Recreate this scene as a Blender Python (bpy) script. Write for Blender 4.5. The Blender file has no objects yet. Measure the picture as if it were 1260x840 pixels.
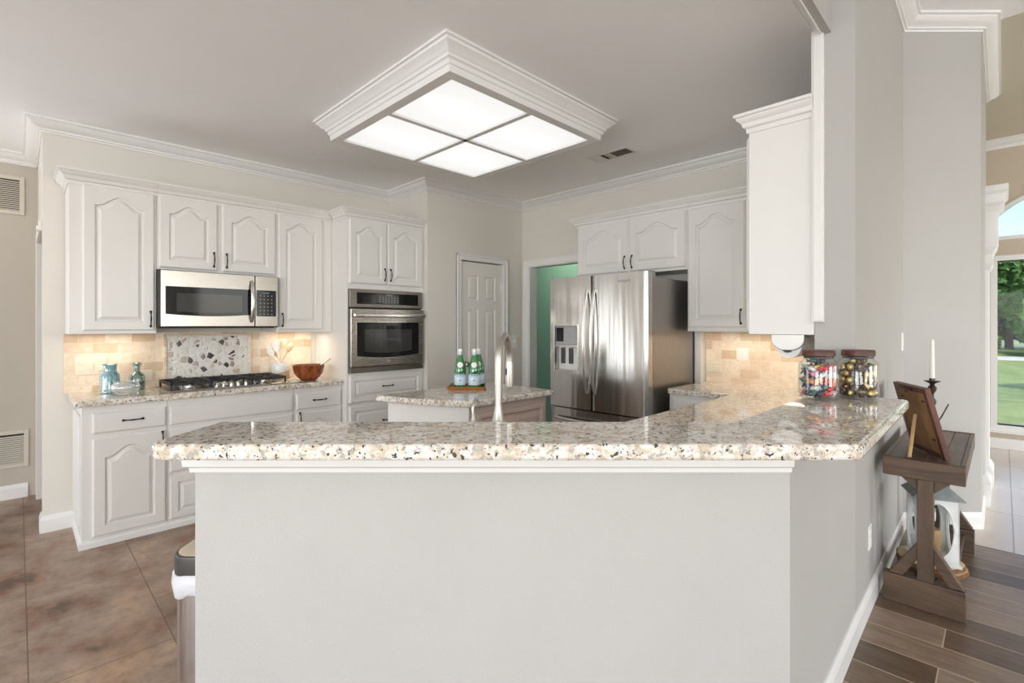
import bpy, bmesh, math, random
from mathutils import Vector, Matrix
PI = math.pi
S2 = math.sqrt(2.0)
scene = bpy.context.scene
COL = scene.collection
def R(d): return math.radians(d)

# ------------------------------------------------------------------ camera
H = 1.43
cam_d = bpy.data.cameras.new('camera'); cam = bpy.data.objects.new('camera', cam_d); COL.objects.link(cam)
cam.location = (0, 0, H); cam.rotation_euler = (R(90), 0, R(-45))
cam_d.sensor_width = 36.0; cam_d.lens = 606.0 / 1260 * 36
cam_d.shift_x = 2.0 / 1260; cam_d.shift_y = -20.0 / 1260
cam_d.clip_start = 0.05; cam_d.clip_end = 300
scene.camera = cam

# ------------------------------------------------------------------ view, sky, sun, added fill
vs = scene.view_settings
vs.view_transform = 'Standard'; vs.look = 'None'; vs.gamma = 1.0; vs.use_curve_mapping = False
vs.exposure = 0.06
scene.cycles.use_denoising = True
scene.cycles.max_bounces = 14; scene.cycles.diffuse_bounces = 8
scene.cycles.transparent_max_bounces = 16
scene.cycles.sample_clamp_indirect = 6.0
scene.cycles.caustics_reflective = False
scene.cycles.caustics_refractive = False

world = bpy.data.worlds.new('sky'); scene.world = world; world.use_nodes = True
wt = world.node_tree; wt.nodes.clear()
wo = wt.nodes.new('ShaderNodeOutputWorld'); bg = wt.nodes.new('ShaderNodeBackground')
sky = wt.nodes.new('ShaderNodeTexSky'); sky.sky_type = 'NISHITA'; sky.sun_disc = False
sky.sun_elevation = R(52); sky.sun_rotation = R(200); sky.air_density = 1.0; sky.dust_density = 1.5
wt.links.new(sky.outputs[0], bg.inputs[0]); bg.inputs[1].default_value = 0.30
wt.links.new(bg.outputs[0], wo.inputs[0])

def lamp(name, typ, loc, rot, energy, color=(1, 1, 1), **kw):
    d = bpy.data.lights.new(name, typ); d.energy = energy; d.color = color
    for k, v in kw.items(): setattr(d, k, v)
    o = bpy.data.objects.new(name, d); COL.objects.link(o); o.location = loc; o.rotation_euler = rot
    return o
SUN = lamp('sun', 'SUN', (20, -20, 30), (R(38), 0, R(-70)), 3.2, (1, .95, .86), angle=R(1.0))
DAY = (0.94, 0.975, 1.0)
WIN_U = [(-5.4, -2.6), (-1.6, 1.2), (2.2, 5.0)]      # unseen windows added behind for the fill lamps, spans along v
WIN_V = [(-4.5, -1.8), (0.0, 2.7), (3.6, 5.4), (6.2, 7.9)]       # unseen side windows added for the fill lamps, spans along u
for i, (a, b) in enumerate(WIN_U):
    lamp('added_fill', 'AREA', (-6.42, (a + b) / 2, 1.60), (0, R([-135, -135, -132][i]), 0), [235, 290, 50][i], DAY, shape='RECTANGLE', size=2.6, size_y=b - a)  # fill lamps added at the unseen rear windows, tilted up for the ceiling
for i, (a, b) in enumerate(WIN_V):
    lamp('added_fill', 'AREA', ((a + b) / 2, -7.42, 1.60), (R([125, 125, 125, 72][i]), 0, 0), [130, 145, 26, 90][i], DAY, shape='RECTANGLE', size=b - a, size_y=2.6, spread=R([180, 180, 180, 75][i]))  # fill lamps added on the side; the last brightens the dining floor

lamp('added_fill', 'AREA', (-2.05, 5.74, 1.25), (R(-125), 0, 0), 48, DAY, shape='RECTANGLE', size=2.3, size_y=2.1)   # fill lamp added at an unseen opening to brighten the deep kitchen

# ------------------------------------------------------------------ materials
def new_mat(name):
    m = bpy.data.materials.new(name); m.use_nodes = True
    nt = m.node_tree; b = nt.nodes['Principled BSDF']
    return m, nt, b
def coords(nt, kind='Object', scale=(1, 1, 1), rot=(0, 0, 0), loc=(0, 0, 0)):
    tc = nt.nodes.new('ShaderNodeTexCoord'); mp = nt.nodes.new('ShaderNodeMapping')
    mp.inputs['Scale'].default_value = scale; mp.inputs['Rotation'].default_value = rot; mp.inputs['Location'].default_value = loc
    nt.links.new(tc.outputs[kind], mp.inputs[0]); return mp.outputs[0]
def noise(nt, vec, scale, detail=3, rough=.5, dist=0):
    n = nt.nodes.new('ShaderNodeTexNoise'); nt.links.new(vec, n.inputs['Vector'])
    n.inputs['Scale'].default_value = scale; n.inputs['Detail'].default_value = detail
    n.inputs['Roughness'].default_value = rough; n.inputs['Distortion'].default_value = dist
    return n
def ramp(nt, fac, stops, interp='LINEAR'):
    r = nt.nodes.new('ShaderNodeValToRGB'); nt.links.new(fac, r.inputs[0]); cr = r.color_ramp; cr.interpolation = interp
    while len(cr.elements) < len(stops): cr.elements.new(0.5)
    for e, (p, c) in zip(cr.elements, stops):
        e.position = p; e.color = (c, c, c, 1) if isinstance(c, (int, float)) else (*c, 1)
    return r
def mix(nt, fac, a, b, mode='MIX'):
    n = nt.nodes.new('ShaderNodeMix'); n.data_type = 'RGBA'; n.blend_type = mode
    for sock, v in ((n.inputs[0], fac), (n.inputs[6], a), (n.inputs[7], b)):
        if isinstance(v, (int, float)): sock.default_value = v
        elif isinstance(v, tuple): sock.default_value = (*v, 1)
        else: nt.links.new(v, sock)
    return n.outputs[2]
def bump(nt, b, height, strength=.2, dist=.01):
    n = nt.nodes.new('ShaderNodeBump'); n.inputs['Strength'].default_value = strength; n.inputs['Distance'].default_value = dist
    nt.links.new(height, n.inputs['Height']); nt.links.new(n.outputs[0], b.inputs['Normal'])
def hexc(r, g, b):
    f = lambda c: (c / 255 / 12.92) if c / 255 <= .04045 else ((c / 255 + .055) / 1.055) ** 2.4
    return (f(r), f(g), f(b))
def paint(name, col, rough=.5, var=.03, scale=6, bmp=0, bscale=180, metal=0, spec=.5, coat=0):
    m, nt, b = new_mat(name); v = coords(nt)
    n = noise(nt, v, scale, 3)
    lo = tuple(max(0, c * (1 - var)) for c in col); hi = tuple(min(1, c * (1 + var)) for c in col)
    r = ramp(nt, n.outputs[0], [(.3, lo), (.7, hi)])
    nt.links.new(r.outputs[0], b.inputs['Base Color'])
    b.inputs['Roughness'].default_value = rough; b.inputs['Metallic'].default_value = metal
    b.inputs['Specular IOR Level'].default_value = spec; b.inputs['Coat Weight'].default_value = coat
    if bmp:
        n2 = noise(nt, v, bscale, 2); bump(nt, b, n2.outputs[0], bmp, .004)
    return m
def brushed(name, col, rough=.28, stretch=(1, 1, .02), bmp=.03, var=.08, scale=90, metal=1.0):
    m, nt, b = new_mat(name); v = coords(nt, scale=stretch)
    n = noise(nt, v, scale, 4, .6)
    r = ramp(nt, n.outputs[0], [(.3, tuple(c * (1 - var) for c in col)), (.7, tuple(min(1, c * (1 + var)) for c in col))])
    nt.links.new(r.outputs[0], b.inputs['Base Color']); b.inputs['Metallic'].default_value = metal
    rr = ramp(nt, n.outputs[0], [(.3, rough * .96), (.7, rough * 1.04)]); nt.links.new(rr.outputs[0], b.inputs['Roughness'])
    if bmp: bump(nt, b, n.outputs[0], bmp, .002)
    return m
def fridge_steel(name):
    m, nt, b = new_mat(name); v = coords(nt, scale=(1, 1, .06)); n = noise(nt, v, 7, 2, .5)
    f = noise(nt, coords(nt, scale=(1, 1, .01)), 220, 2, .5)
    r = ramp(nt, f.outputs[0], [(.3, (.46, .44, .42)), (.7, (.56, .545, .53))])
    nt.links.new(r.outputs[0], b.inputs['Base Color']); b.inputs['Metallic'].default_value = 1; b.inputs['Roughness'].default_value = .2
    bump(nt, b, n.outputs[0], .6, .012)
    return m
def glassy(name, col=(1, 1, 1), refl=.12, rough=.02, body=0.0):
    # thin clear or tinted glass: what lies behind shows through, edges reflect more
    m = bpy.data.materials.new(name); m.use_nodes = True; nt = m.node_tree; nt.nodes.clear()
    out = nt.nodes.new('ShaderNodeOutputMaterial'); tr = nt.nodes.new('ShaderNodeBsdfTransparent'); gl = nt.nodes.new('ShaderNodeBsdfGlossy')
    v = coords(nt); n = noise(nt, v, 12, 2)
    c = ramp(nt, n.outputs[0], [(.3, tuple(x * .96 for x in col)), (.7, col)]); nt.links.new(c.outputs[0], tr.inputs[0])
    gl.inputs['Roughness'].default_value = rough; gl.inputs[0].default_value = (1, 1, 1, 1)
    lw = nt.nodes.new('ShaderNodeLayerWeight'); lw.inputs[0].default_value = .35
    mr = nt.nodes.new('ShaderNodeMapRange'); mr.inputs[3].default_value = refl * .5; mr.inputs[4].default_value = min(1, refl * 4)
    nt.links.new(lw.outputs['Facing'], mr.inputs[0])
    mx = nt.nodes.new('ShaderNodeMixShader'); nt.links.new(mr.outputs[0], mx.inputs[0]); nt.links.new(tr.outputs[0], mx.inputs[1]); nt.links.new(gl.outputs[0], mx.inputs[2])
    last = mx
    if body:
        df = nt.nodes.new('ShaderNodeBsdfDiffuse'); df.inputs[0].default_value = (*col, 1)
        m2 = nt.nodes.new('ShaderNodeMixShader'); m2.inputs[0].default_value = body
        nt.links.new(mx.outputs[0], m2.inputs[1]); nt.links.new(df.outputs[0], m2.inputs[2]); last = m2
    nt.links.new(last.outputs[0], out.inputs[0]); return m
def granite(name):
    m, nt, b = new_mat(name); v = coords(nt)
    n1 = noise(nt, v, 24, 6, .65, .5)
    base = ramp(nt, n1.outputs[0], [(.30, (.46, .36, .25)), (.43, (.65, .555, .435)), (.54, (.765, .73, .665)), (.69, (.79, .78, .75))])
    n2 = noise(nt, v, 46, 4, .62, .3)
    g = ramp(nt, n2.outputs[0], [(.53, 0.0), (.60, 1.0)]); c = mix(nt, g.outputs[0], base.outputs[0], (.44, .40, .355))
    n4 = noise(nt, coords(nt, loc=(9, 4, 2)), 30, 4, .6, .3)
    w = ramp(nt, n4.outputs[0], [(.56, 0.0), (.63, 1.0)]); c = mix(nt, w.outputs[0], c, (.80, .79, .77))
    n3 = noise(nt, coords(nt, loc=(3, 1, 7)), 78, 3, .55, .3)
    k = ramp(nt, n3.outputs[0], [(.605, 0.0), (.635, 1.0)]); c = mix(nt, k.outputs[0], c, (.05, .045, .045))
    nt.links.new(c, b.inputs['Base Color']); b.inputs['Roughness'].default_value = .04; b.inputs['Specular IOR Level'].default_value = .55
    return m
def wall_axes(nt, a, swap=None):
    # (along the wall, height) read from object coordinates
    tc = nt.nodes.new('ShaderNodeTexCoord'); s = nt.nodes.new('ShaderNodeSeparateXYZ'); nt.links.new(tc.outputs['Object'], s.inputs[0])
    cb = nt.nodes.new('ShaderNodeCombineXYZ'); nt.links.new(s.outputs[a], cb.inputs[0]); nt.links.new(s.outputs[swap or 'Z'], cb.inputs[1])
    return cb.outputs[0]
def bricks(nt, vec, w, h, mortar, c1, c2, cm, offset=.5, bias=0.0, smooth=.1):
    t = nt.nodes.new('ShaderNodeTexBrick'); nt.links.new(vec, t.inputs['Vector']); t.offset = offset
    t.inputs['Scale'].default_value = 1; t.inputs['Brick Width'].default_value = w; t.inputs['Row Height'].default_value = h
    t.inputs['Mortar Size'].default_value = mortar; t.inputs['Mortar Smooth'].default_value = smooth; t.inputs['Bias'].default_value = bias
    t.inputs['Color1'].default_value = (*c1, 1); t.inputs['Color2'].default_value = (*c2, 1); t.inputs['Mortar'].default_value = (*cm, 1)
    return t
def travertine(name, axis):
    m, nt, b = new_mat(name); v = wall_axes(nt, axis)
    t = bricks(nt, v, .152, .0765, .0022, (.90, .83, .71), (.58, .41, .24), (.84, .79, .70), bias=-.3)
    n = noise(nt, v, 22, 5, .65); r = ramp(nt, n.outputs[0], [(.3, (.80, .66, .48)), (.62, (1, .97, .92))])
    c = mix(nt, .55, t.outputs[0], r.outputs[0], 'MULTIPLY')
    n2 = noise(nt, v, 5, 2); r2 = ramp(nt, n2.outputs[0], [(.35, (.93, .80, .78)), (.65, (1, 1, 1))]); c = mix(nt, .6, c, r2.outputs[0], 'MULTIPLY')
    n3 = noise(nt, v, 70, 2); r3 = ramp(nt, n3.outputs[0], [(.66, 0.0), (.72, 1.0)]); c = mix(nt, r3.outputs[0], c, (.55, .42, .28))
    nt.links.new(c, b.inputs['Base Color']); b.inputs['Roughness'].default_value = .45
    bump(nt, b, t.outputs['Fac'], -.4, .004)
    return m
def pebbles(name):
    m, nt, b = new_mat(name); v = wall_axes(nt, 'X')
    vo = nt.nodes.new('ShaderNodeTexVoronoi'); vo.inputs['Scale'].default_value = 23; vo.inputs['Randomness'].default_value = .85; nt.links.new(v, vo.inputs['Vector'])
    sp = nt.nodes.new('ShaderNodeSeparateColor'); nt.links.new(vo.outputs['Color'], sp.inputs[0])
    r = ramp(nt, sp.outputs[0], [(0, (.80, .78, .74)), (.35, (.74, .70, .64)), (.70, (.54, .46, .38)), (.79, (.34, .27, .24)), (.84, (.05, .045, .04)), (.94, (.11, .10, .095))], 'CONSTANT')
    ed = nt.nodes.new('ShaderNodeTexVoronoi'); ed.feature = 'DISTANCE_TO_EDGE'; ed.inputs['Scale'].default_value = 23; ed.inputs['Randomness'].default_value = .85; nt.links.new(v, ed.inputs['Vector'])
    g = ramp(nt, ed.outputs[0], [(.05, 1.0), (.10, 0.0)])
    c = mix(nt, g.outputs[0], r.outputs[0], (.80, .78, .73)); nt.links.new(c, b.inputs['Base Color']); b.inputs['Roughness'].default_value = .35
    h = ramp(nt, ed.outputs[0], [(.03, 0.0), (.25, 1.0)]); bump(nt, b, h.outputs[0], .5, .006)
    return m
def slate(name):
    m, nt, b = new_mat(name)
    tc = nt.nodes.new('ShaderNodeTexCoord'); mp = nt.nodes.new('ShaderNodeMapping'); nt.links.new(tc.outputs['Object'], mp.inputs[0])
    mp.inputs['Rotation'].default_value = (0, 0, R(-90)); mp.inputs['Location'].default_value = (.08, .03, 0)   # rows run along v
    v = mp.outputs[0]
    t = bricks(nt, v, .92, .475, .0026, (.42, .42, .42), (.62, .62, .62), (.3, .3, .3), offset=.5)
    n = noise(nt, coords(nt, scale=(1.15, .85, 1), rot=(0, 0, R(20))), 3.0, 8, .60, .15)
    r = ramp(nt, n.outputs[0], [(.34, hexc(98, 74, 60)), (.43, hexc(142, 110, 92)), (.50, hexc(150, 130, 114)), (.58, hexc(164, 142, 126)), (.68, hexc(184, 156, 130))])
    np_ = noise(nt, coords(nt, loc=(4, 7, 0)), 1.7, 4, .55, .1); rp = ramp(nt, np_.outputs[0], [(.54, 0.0), (.68, .75)])
    c = mix(nt, rp.outputs[0], r.outputs[0], hexc(182, 153, 126))
    n2 = noise(nt, coords(nt), 17, 8, .74); r2 = ramp(nt, n2.outputs[0], [(.32, (.64, .62, .60)), (.5, (1, 1, 1)), (.68, (1.16, 1.14, 1.11))])
    c = mix(nt, .9, c, r2.outputs[0], 'MULTIPLY')
    br = ramp(nt, t.outputs[0], [(.42, .0), (.62, 1.0)]); bc = mix(nt, br.outputs[0], (.82, .80, .80), (1.08, 1.06, 1.03)); c = mix(nt, 1.0, c, bc, 'MULTIPLY')
    gf = ramp(nt, t.outputs['Fac'], [(0, 0.0), (1, .75)]); c = mix(nt, gf.outputs[0], c, hexc(92, 70, 55))
    nt.links.new(c, b.inputs['Base Color'])
    rr = ramp(nt, n2.outputs[0], [(.3, .34), (.7, .5)]); nt.links.new(rr.outputs[0], b.inputs['Roughness'])
    a = nt.nodes.new('ShaderNodeMath'); a.operation = 'SUBTRACT'; nt.links.new(n.outputs[0], a.inputs[0]); nt.links.new(t.outputs['Fac'], a.inputs[1]); bump(nt, b, a.outputs[0], .15, .004)
    return m
def planks(name):
    m, nt, b = new_mat(name)
    tc = nt.nodes.new('ShaderNodeTexCoord'); mp = nt.nodes.new('ShaderNodeMapping'); nt.links.new(tc.outputs['Object'], mp.inputs[0])
    mp.inputs['Rotation'].default_value = (0, 0, R(-90)); mp.inputs['Location'].default_value = (.41, .128, 0); v = mp.outputs[0]
    t = bricks(nt, v, 1.2, .185, .0024, (.25, .25, .25), (.75, .75, .75), (.5, .5, .5), offset=.5)
    pc = ramp(nt, t.outputs[0], [(.25, hexc(92, 74, 58)), (.42, hexc(136, 117, 100)), (.58, hexc(160, 142, 127)), (.75, hexc(134, 115, 100))])
    g = noise(nt, coords(nt, scale=(1, .09, 1)), 34, 6, .65, .8); gr = ramp(nt, g.outputs[0], [(.3, (.62, .58, .55)), (.65, (1.08, 1.07, 1.06))])
    c = mix(nt, .85, pc.outputs[0], gr.outputs[0], 'MULTIPLY')
    k = noise(nt, v, 9, 4); kr = ramp(nt, k.outputs[0], [(.35, (.78, .75, .73)), (.6, (1, 1, 1))]); c = mix(nt, .7, c, kr.outputs[0], 'MULTIPLY')
    c = mix(nt, t.outputs['Fac'], c, hexc(188, 168, 142)); nt.links.new(c, b.inputs['Base Color']); b.inputs['Roughness'].default_value = .33
    bump(nt, b, t.outputs['Fac'], -.25, .003)
    return m
def light_tile(name):
    m, nt, b = new_mat(name); v = coords(nt, loc=(.08, .05, 0))
    t = bricks(nt, v, .9, .42, .004, hexc(206, 194, 184), hexc(216, 205, 196), hexc(160, 148, 138), offset=.0)
    n = noise(nt, v, 3, 4); r = ramp(nt, n.outputs[0], [(.3, (.94, .93, .92)), (.7, (1, 1, 1))])
    c = mix(nt, 1.0, t.outputs[0], r.outputs[0], 'MULTIPLY'); nt.links.new(c, b.inputs['Base Color']); b.inputs['Roughness'].default_value = .22
    return m
def wood(name, dark, light, scale=9, stretch=(1, .12, 1), rough=.55, knots=True):
    m, nt, b = new_mat(name); v = coords(nt, scale=stretch)
    n = noise(nt, v, scale, 6, .65, 1.2); r = ramp(nt, n.outputs[0], [(.3, dark), (.68, light)])
    c = r.outputs[0]
    if knots:
        k = noise(nt, coords(nt), 5, 3); kr = ramp(nt, k.outputs[0], [(.3, (.6, .56, .52)), (.55, (1, 1, 1))]); c = mix(nt, .8, c, kr.outputs[0], 'MULTIPLY')
    nt.links.new(c, b.inputs['Base Color']); b.inputs['Roughness'].default_value = rough; bump(nt, b, n.outputs[0], .2, .002)
    return m
def emit(name, col, strength, trans=0):
    m = bpy.data.materials.new(name); m.use_nodes = True; nt = m.node_tree; nt.nodes.clear()
    out = nt.nodes.new('ShaderNodeOutputMaterial'); e = nt.nodes.new('ShaderNodeEmission'); v = coords(nt); n = noise(nt, v, 60, 2)
    r = ramp(nt, n.outputs[0], [(.3, tuple(c * .985 for c in col)), (.7, col)]); nt.links.new(r.outputs[0], e.inputs[0]); e.inputs[1].default_value = strength
    if trans:
        t = nt.nodes.new('ShaderNodeBsdfTranslucent'); t.inputs[0].default_value = (.5, .5, .5, 1); a = nt.nodes.new('ShaderNodeAddShader')
        nt.links.new(e.outputs[0], a.inputs[0]); nt.links.new(t.outputs[0], a.inputs[1]); nt.links.new(a.outputs[0], out.inputs[0])
    else: nt.links.new(e.outputs[0], out.inputs[0])
    return m
def leafy(name, c1, c2):
    m, nt, b = new_mat(name); v = coords(nt); n = noise(nt, v, 1.6, 4)
    r = ramp(nt, n.outputs[0], [(.3, c1), (.7, c2)]); nt.links.new(r.outputs[0], b.inputs['Base Color']); b.inputs['Roughness'].default_value = .6
    return m

WALL = (.69, .66, .605)
M = dict(
    wall=paint('wall_paint', WALL, .6, .015, 2, .06, 260),
    wall_shaded=paint('living_wall_shaded', (.43, .415, .395), .6, .015, 2, .06, 260),  # darker than the peninsula paint: this wall's shade put into its colour
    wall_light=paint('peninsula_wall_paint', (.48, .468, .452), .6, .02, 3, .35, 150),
    wall_tan=paint('dining_wall_paint', (.56, .48, .385), .6, .02, 2),
    wall_hall=paint('hall_wall_paint', (.50, .455, .39), .6, .02, 2),
    wall_green=paint('green_wall_paint', (.115, .215, .145), .6, .03, 2),
    ceiling=paint('ceiling_paint', (.93, .935, .94), .7, .012, 2, .08, 220),
    ceiling_hall=paint('ceiling_paint_dining', (.62, .58, .47), .7, .012, 2, .08, 220),
    trim=paint('white_trim_paint', (.775, .77, .755), .35, .01, 4),
    cab=paint('cabinet_paint', (.74, .725, .70), .35, .012, 3),
    island=paint('island_paint_taupe', (.56, .455, .40), .4, .02, 4),
    door=paint('door_paint', (.78, .75, .71), .4, .01, 4),
    granite=granite('speckled_granite'),
    trav_u=travertine('travertine_tile', 'X'), trav_v=travertine('travertine_tile_back', 'Y'), pebble=pebbles('pebble_mosaic'),
    slate=slate('slate_floor_tile'), planks=planks('wood_look_plank_tile'), ltile=light_tile('pale_floor_tile'),
    bronze=paint('oil_rubbed_bronze', (.022, .017, .014), .38, .3, 40, metal=.6),
    steel=brushed('brushed_steel', (.52, .48, .44), .27, (.02, 1, 1), 0, .015, 520), steel_v=brushed('brushed_steel_vertical', (.56, .55, .53), .24), steel_dark=brushed('dark_steel', (.34, .31, .285), .33, (.02, 1, 1), 0, .015, 520),
    fridge=fridge_steel('fridge_steel'), fside=brushed('fridge_side_steel', (.33, .31, .29), .34, (1, 1, .05), metal=.85), handle=brushed('bright_handle_steel', (.72, .71, .69), .2),
    nickel=brushed('brushed_nickel', (.50, .475, .43), .38, (1, 1, .05), .01),
    blackglass=paint('black_glass', (.010, .010, .011), .06, .1, 4, spec=.4), window_glass=paint('dark_oven_window', (.045, .044, .042), .07, .1, 8, spec=.45),
    black=paint('black_plastic', (.018, .018, .018), .4, .2, 10), castiron=paint('cast_iron', (.02, .02, .022), .5, .3, 60, .1, 300), grey=paint('grey_plastic', (.34, .34, .34), .4, .05, 8),
    white=paint('white_plastic', (.82, .81, .78), .4, .01, 6), cream=paint('cream_plastic', (.80, .74, .60), .4, .02, 6), keyline=paint('grey_print', (.30, .30, .30), .5, .05, 8),
    paper=paint('white_paper', (.86, .85, .83), .9, .02, 30), louver=paint('vent_enamel', (.60, .55, .47), .45, .02, 6), dark=paint('dark_gap', (.03, .028, .026), .8, .1, 6),
    bag=paint('white_bag_plastic', (.72, .735, .77), .35, .06, 14, .9, 22), tan=paint('tan_plastic_lid', (.55, .46, .34), .45, .03, 8), lid=paint('dark_grey_plastic', (.055, .053, .048), .4, .1, 8),
    candle=paint('ivory_wax', (.84, .82, .76), .5, .02, 10), tanwax=paint('tan_wax', (.58, .37, .20), .5, .1, 14), antique=paint('antique_bronze', (.075, .058, .042), .42, .4, 50, metal=.7),
    rustic=wood('rustic_stained_wood', hexc(56, 41, 31), hexc(112, 88, 68), 11, (1, .12, 1), .5), rustic_z=wood('rustic_wood_upright', hexc(54, 40, 30), hexc(108, 85, 66), 11, (1, 1, .12), .5), rustic_x=wood('rustic_wood_long', hexc(64, 52, 44), hexc(126, 107, 92), 11, (.12, 1, 1), .42),
    backing=wood('plywood_backing', hexc(126, 92, 58), hexc(168, 128, 84), 7, (1, 1, .15), .7), frame=wood('dark_red_frame_wood', hexc(72, 40, 30), hexc(112, 68, 50), 12, (1, 1, .15), .4), stick=wood('pale_wood_strut', hexc(178, 140, 96), hexc(210, 176, 130), 12, (1, 1, .15), .6, False),
    tray=wood('acacia_tray_wood', hexc(120, 72, 30), hexc(184, 124, 62), 10, (.15, 1, 1), .4), bowl=wood('walnut_bowl_wood', hexc(92, 40, 18), hexc(176, 100, 54), 26, (1, 1, .4), .16), spoonwood=wood('pale_spoon_wood', hexc(222, 190, 150), hexc(242, 216, 180), 10, (1, 1, .15), .6, False),
    slice=wood('sawn_wood_slice', hexc(190, 160, 122), hexc(222, 198, 164), 8, (1, 1, 1), .7, False), bark=wood('bark', hexc(96, 64, 40), hexc(150, 104, 66), 40, (1, 1, .4), .9),
    lidwood=wood('dark_jar_lid_wood', hexc(64, 34, 24), hexc(104, 60, 44), 14, (.2, 1, 1), .45), lantern=paint('whitewashed_metal', (.74, .75, .74), .5, .08, 18), lroof=paint('weathered_grey_metal', (.27, .30, .29), .5, .2, 22),
    glass=glassy('clear_glass', (.97, .985, .98), .10), pane=glassy('window_glass', (.98, .99, .99), .006), blueglass=glassy('aqua_glass', (.50, .74, .78), .2, body=.22), greenglass=glassy('sage_glass', (.46, .60, .54), .2, body=.18), bowlglass=glassy('fluted_clear_glass', (.93, .95, .96), .2, body=.10),
    bottle=paint('green_bottle_glass', (.03, .19, .05), .06, .3, 12, spec=.8, coat=.5), blabel=paint('pale_blue_label', (.58, .74, .84), .5, .06, 30), bcap=paint('silver_cap_foil', (.72, .77, .82), .35, .05, 20, metal=.4), navy=paint('navy_print', (.03, .06, .20), .5, .1, 20), star=paint('red_print', (.55, .04, .04), .5, .1, 20),
    crock=paint('white_glaze', (.84, .83, .80), .18, .02, 8), clay=paint('bare_clay', (.62, .43, .28), .7, .08, 16),
    gold=paint('gold_foil', (.66, .50, .20), .34, .35, 160, .5, 220, metal=.75),
    lawn=leafy('lawn_grass', (.20, .27, .085), (.32, .38, .14)), road=paint('pale_concrete_road', (.62, .60, .57), .9, .06, 2),
    leaf_a=leafy('leaf_mid', (.09, .20, .045), (.22, .38, .10)), leaf_b=leafy('leaf_deep', (.05, .13, .03), (.14, .28, .07)), leaf_c=leafy('leaf_light', (.16, .28, .07), (.32, .48, .15)), trunk=wood('tree_bark', hexc(70, 58, 48), hexc(116, 100, 86), 12, (1, 1, .3), .9),
)
for nm, c in dict(red=(.62, .03, .04), pink=(.78, .20, .30), silver=(.72, .72, .74), yellow=(.72, .66, .06), plum=(.05, .03, .07), lime=(.38, .50, .08), orange=(.75, .26, .04), white=(.85, .84, .82), sea=(.10, .22, .20)).items():
    M['w_' + nm] = paint('wrapper_' + nm, c, .28, .12, 60, .3, 200, metal=.25)
def keypad(name, w, h, mort):
    m, nt, b = new_mat(name); v = wall_axes(nt, 'X'); t = bricks(nt, v, w, h, mort, (.24, .24, .24), (.28, .28, .28), (.012, .012, .013), offset=0)
    nt.links.new(t.outputs[0], b.inputs['Base Color']); b.inputs['Roughness'].default_value = .08; b.inputs['Specular IOR Level'].default_value = .4; return m
M['keypad'] = keypad('printed_keypad', .029, .030, .0105)
M['keypad_small'] = keypad('printed_keypad_small', .031, .018, .0065)
M['panel_light'] = emit('lit_diffuser', (1, .985, .965), .50, trans=1)
M['tube'] = emit('fluorescent_tube', (1, .98, .95), 2.6)
M['display'] = emit('display_digits', (.55, .62, .66), .25)

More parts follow.
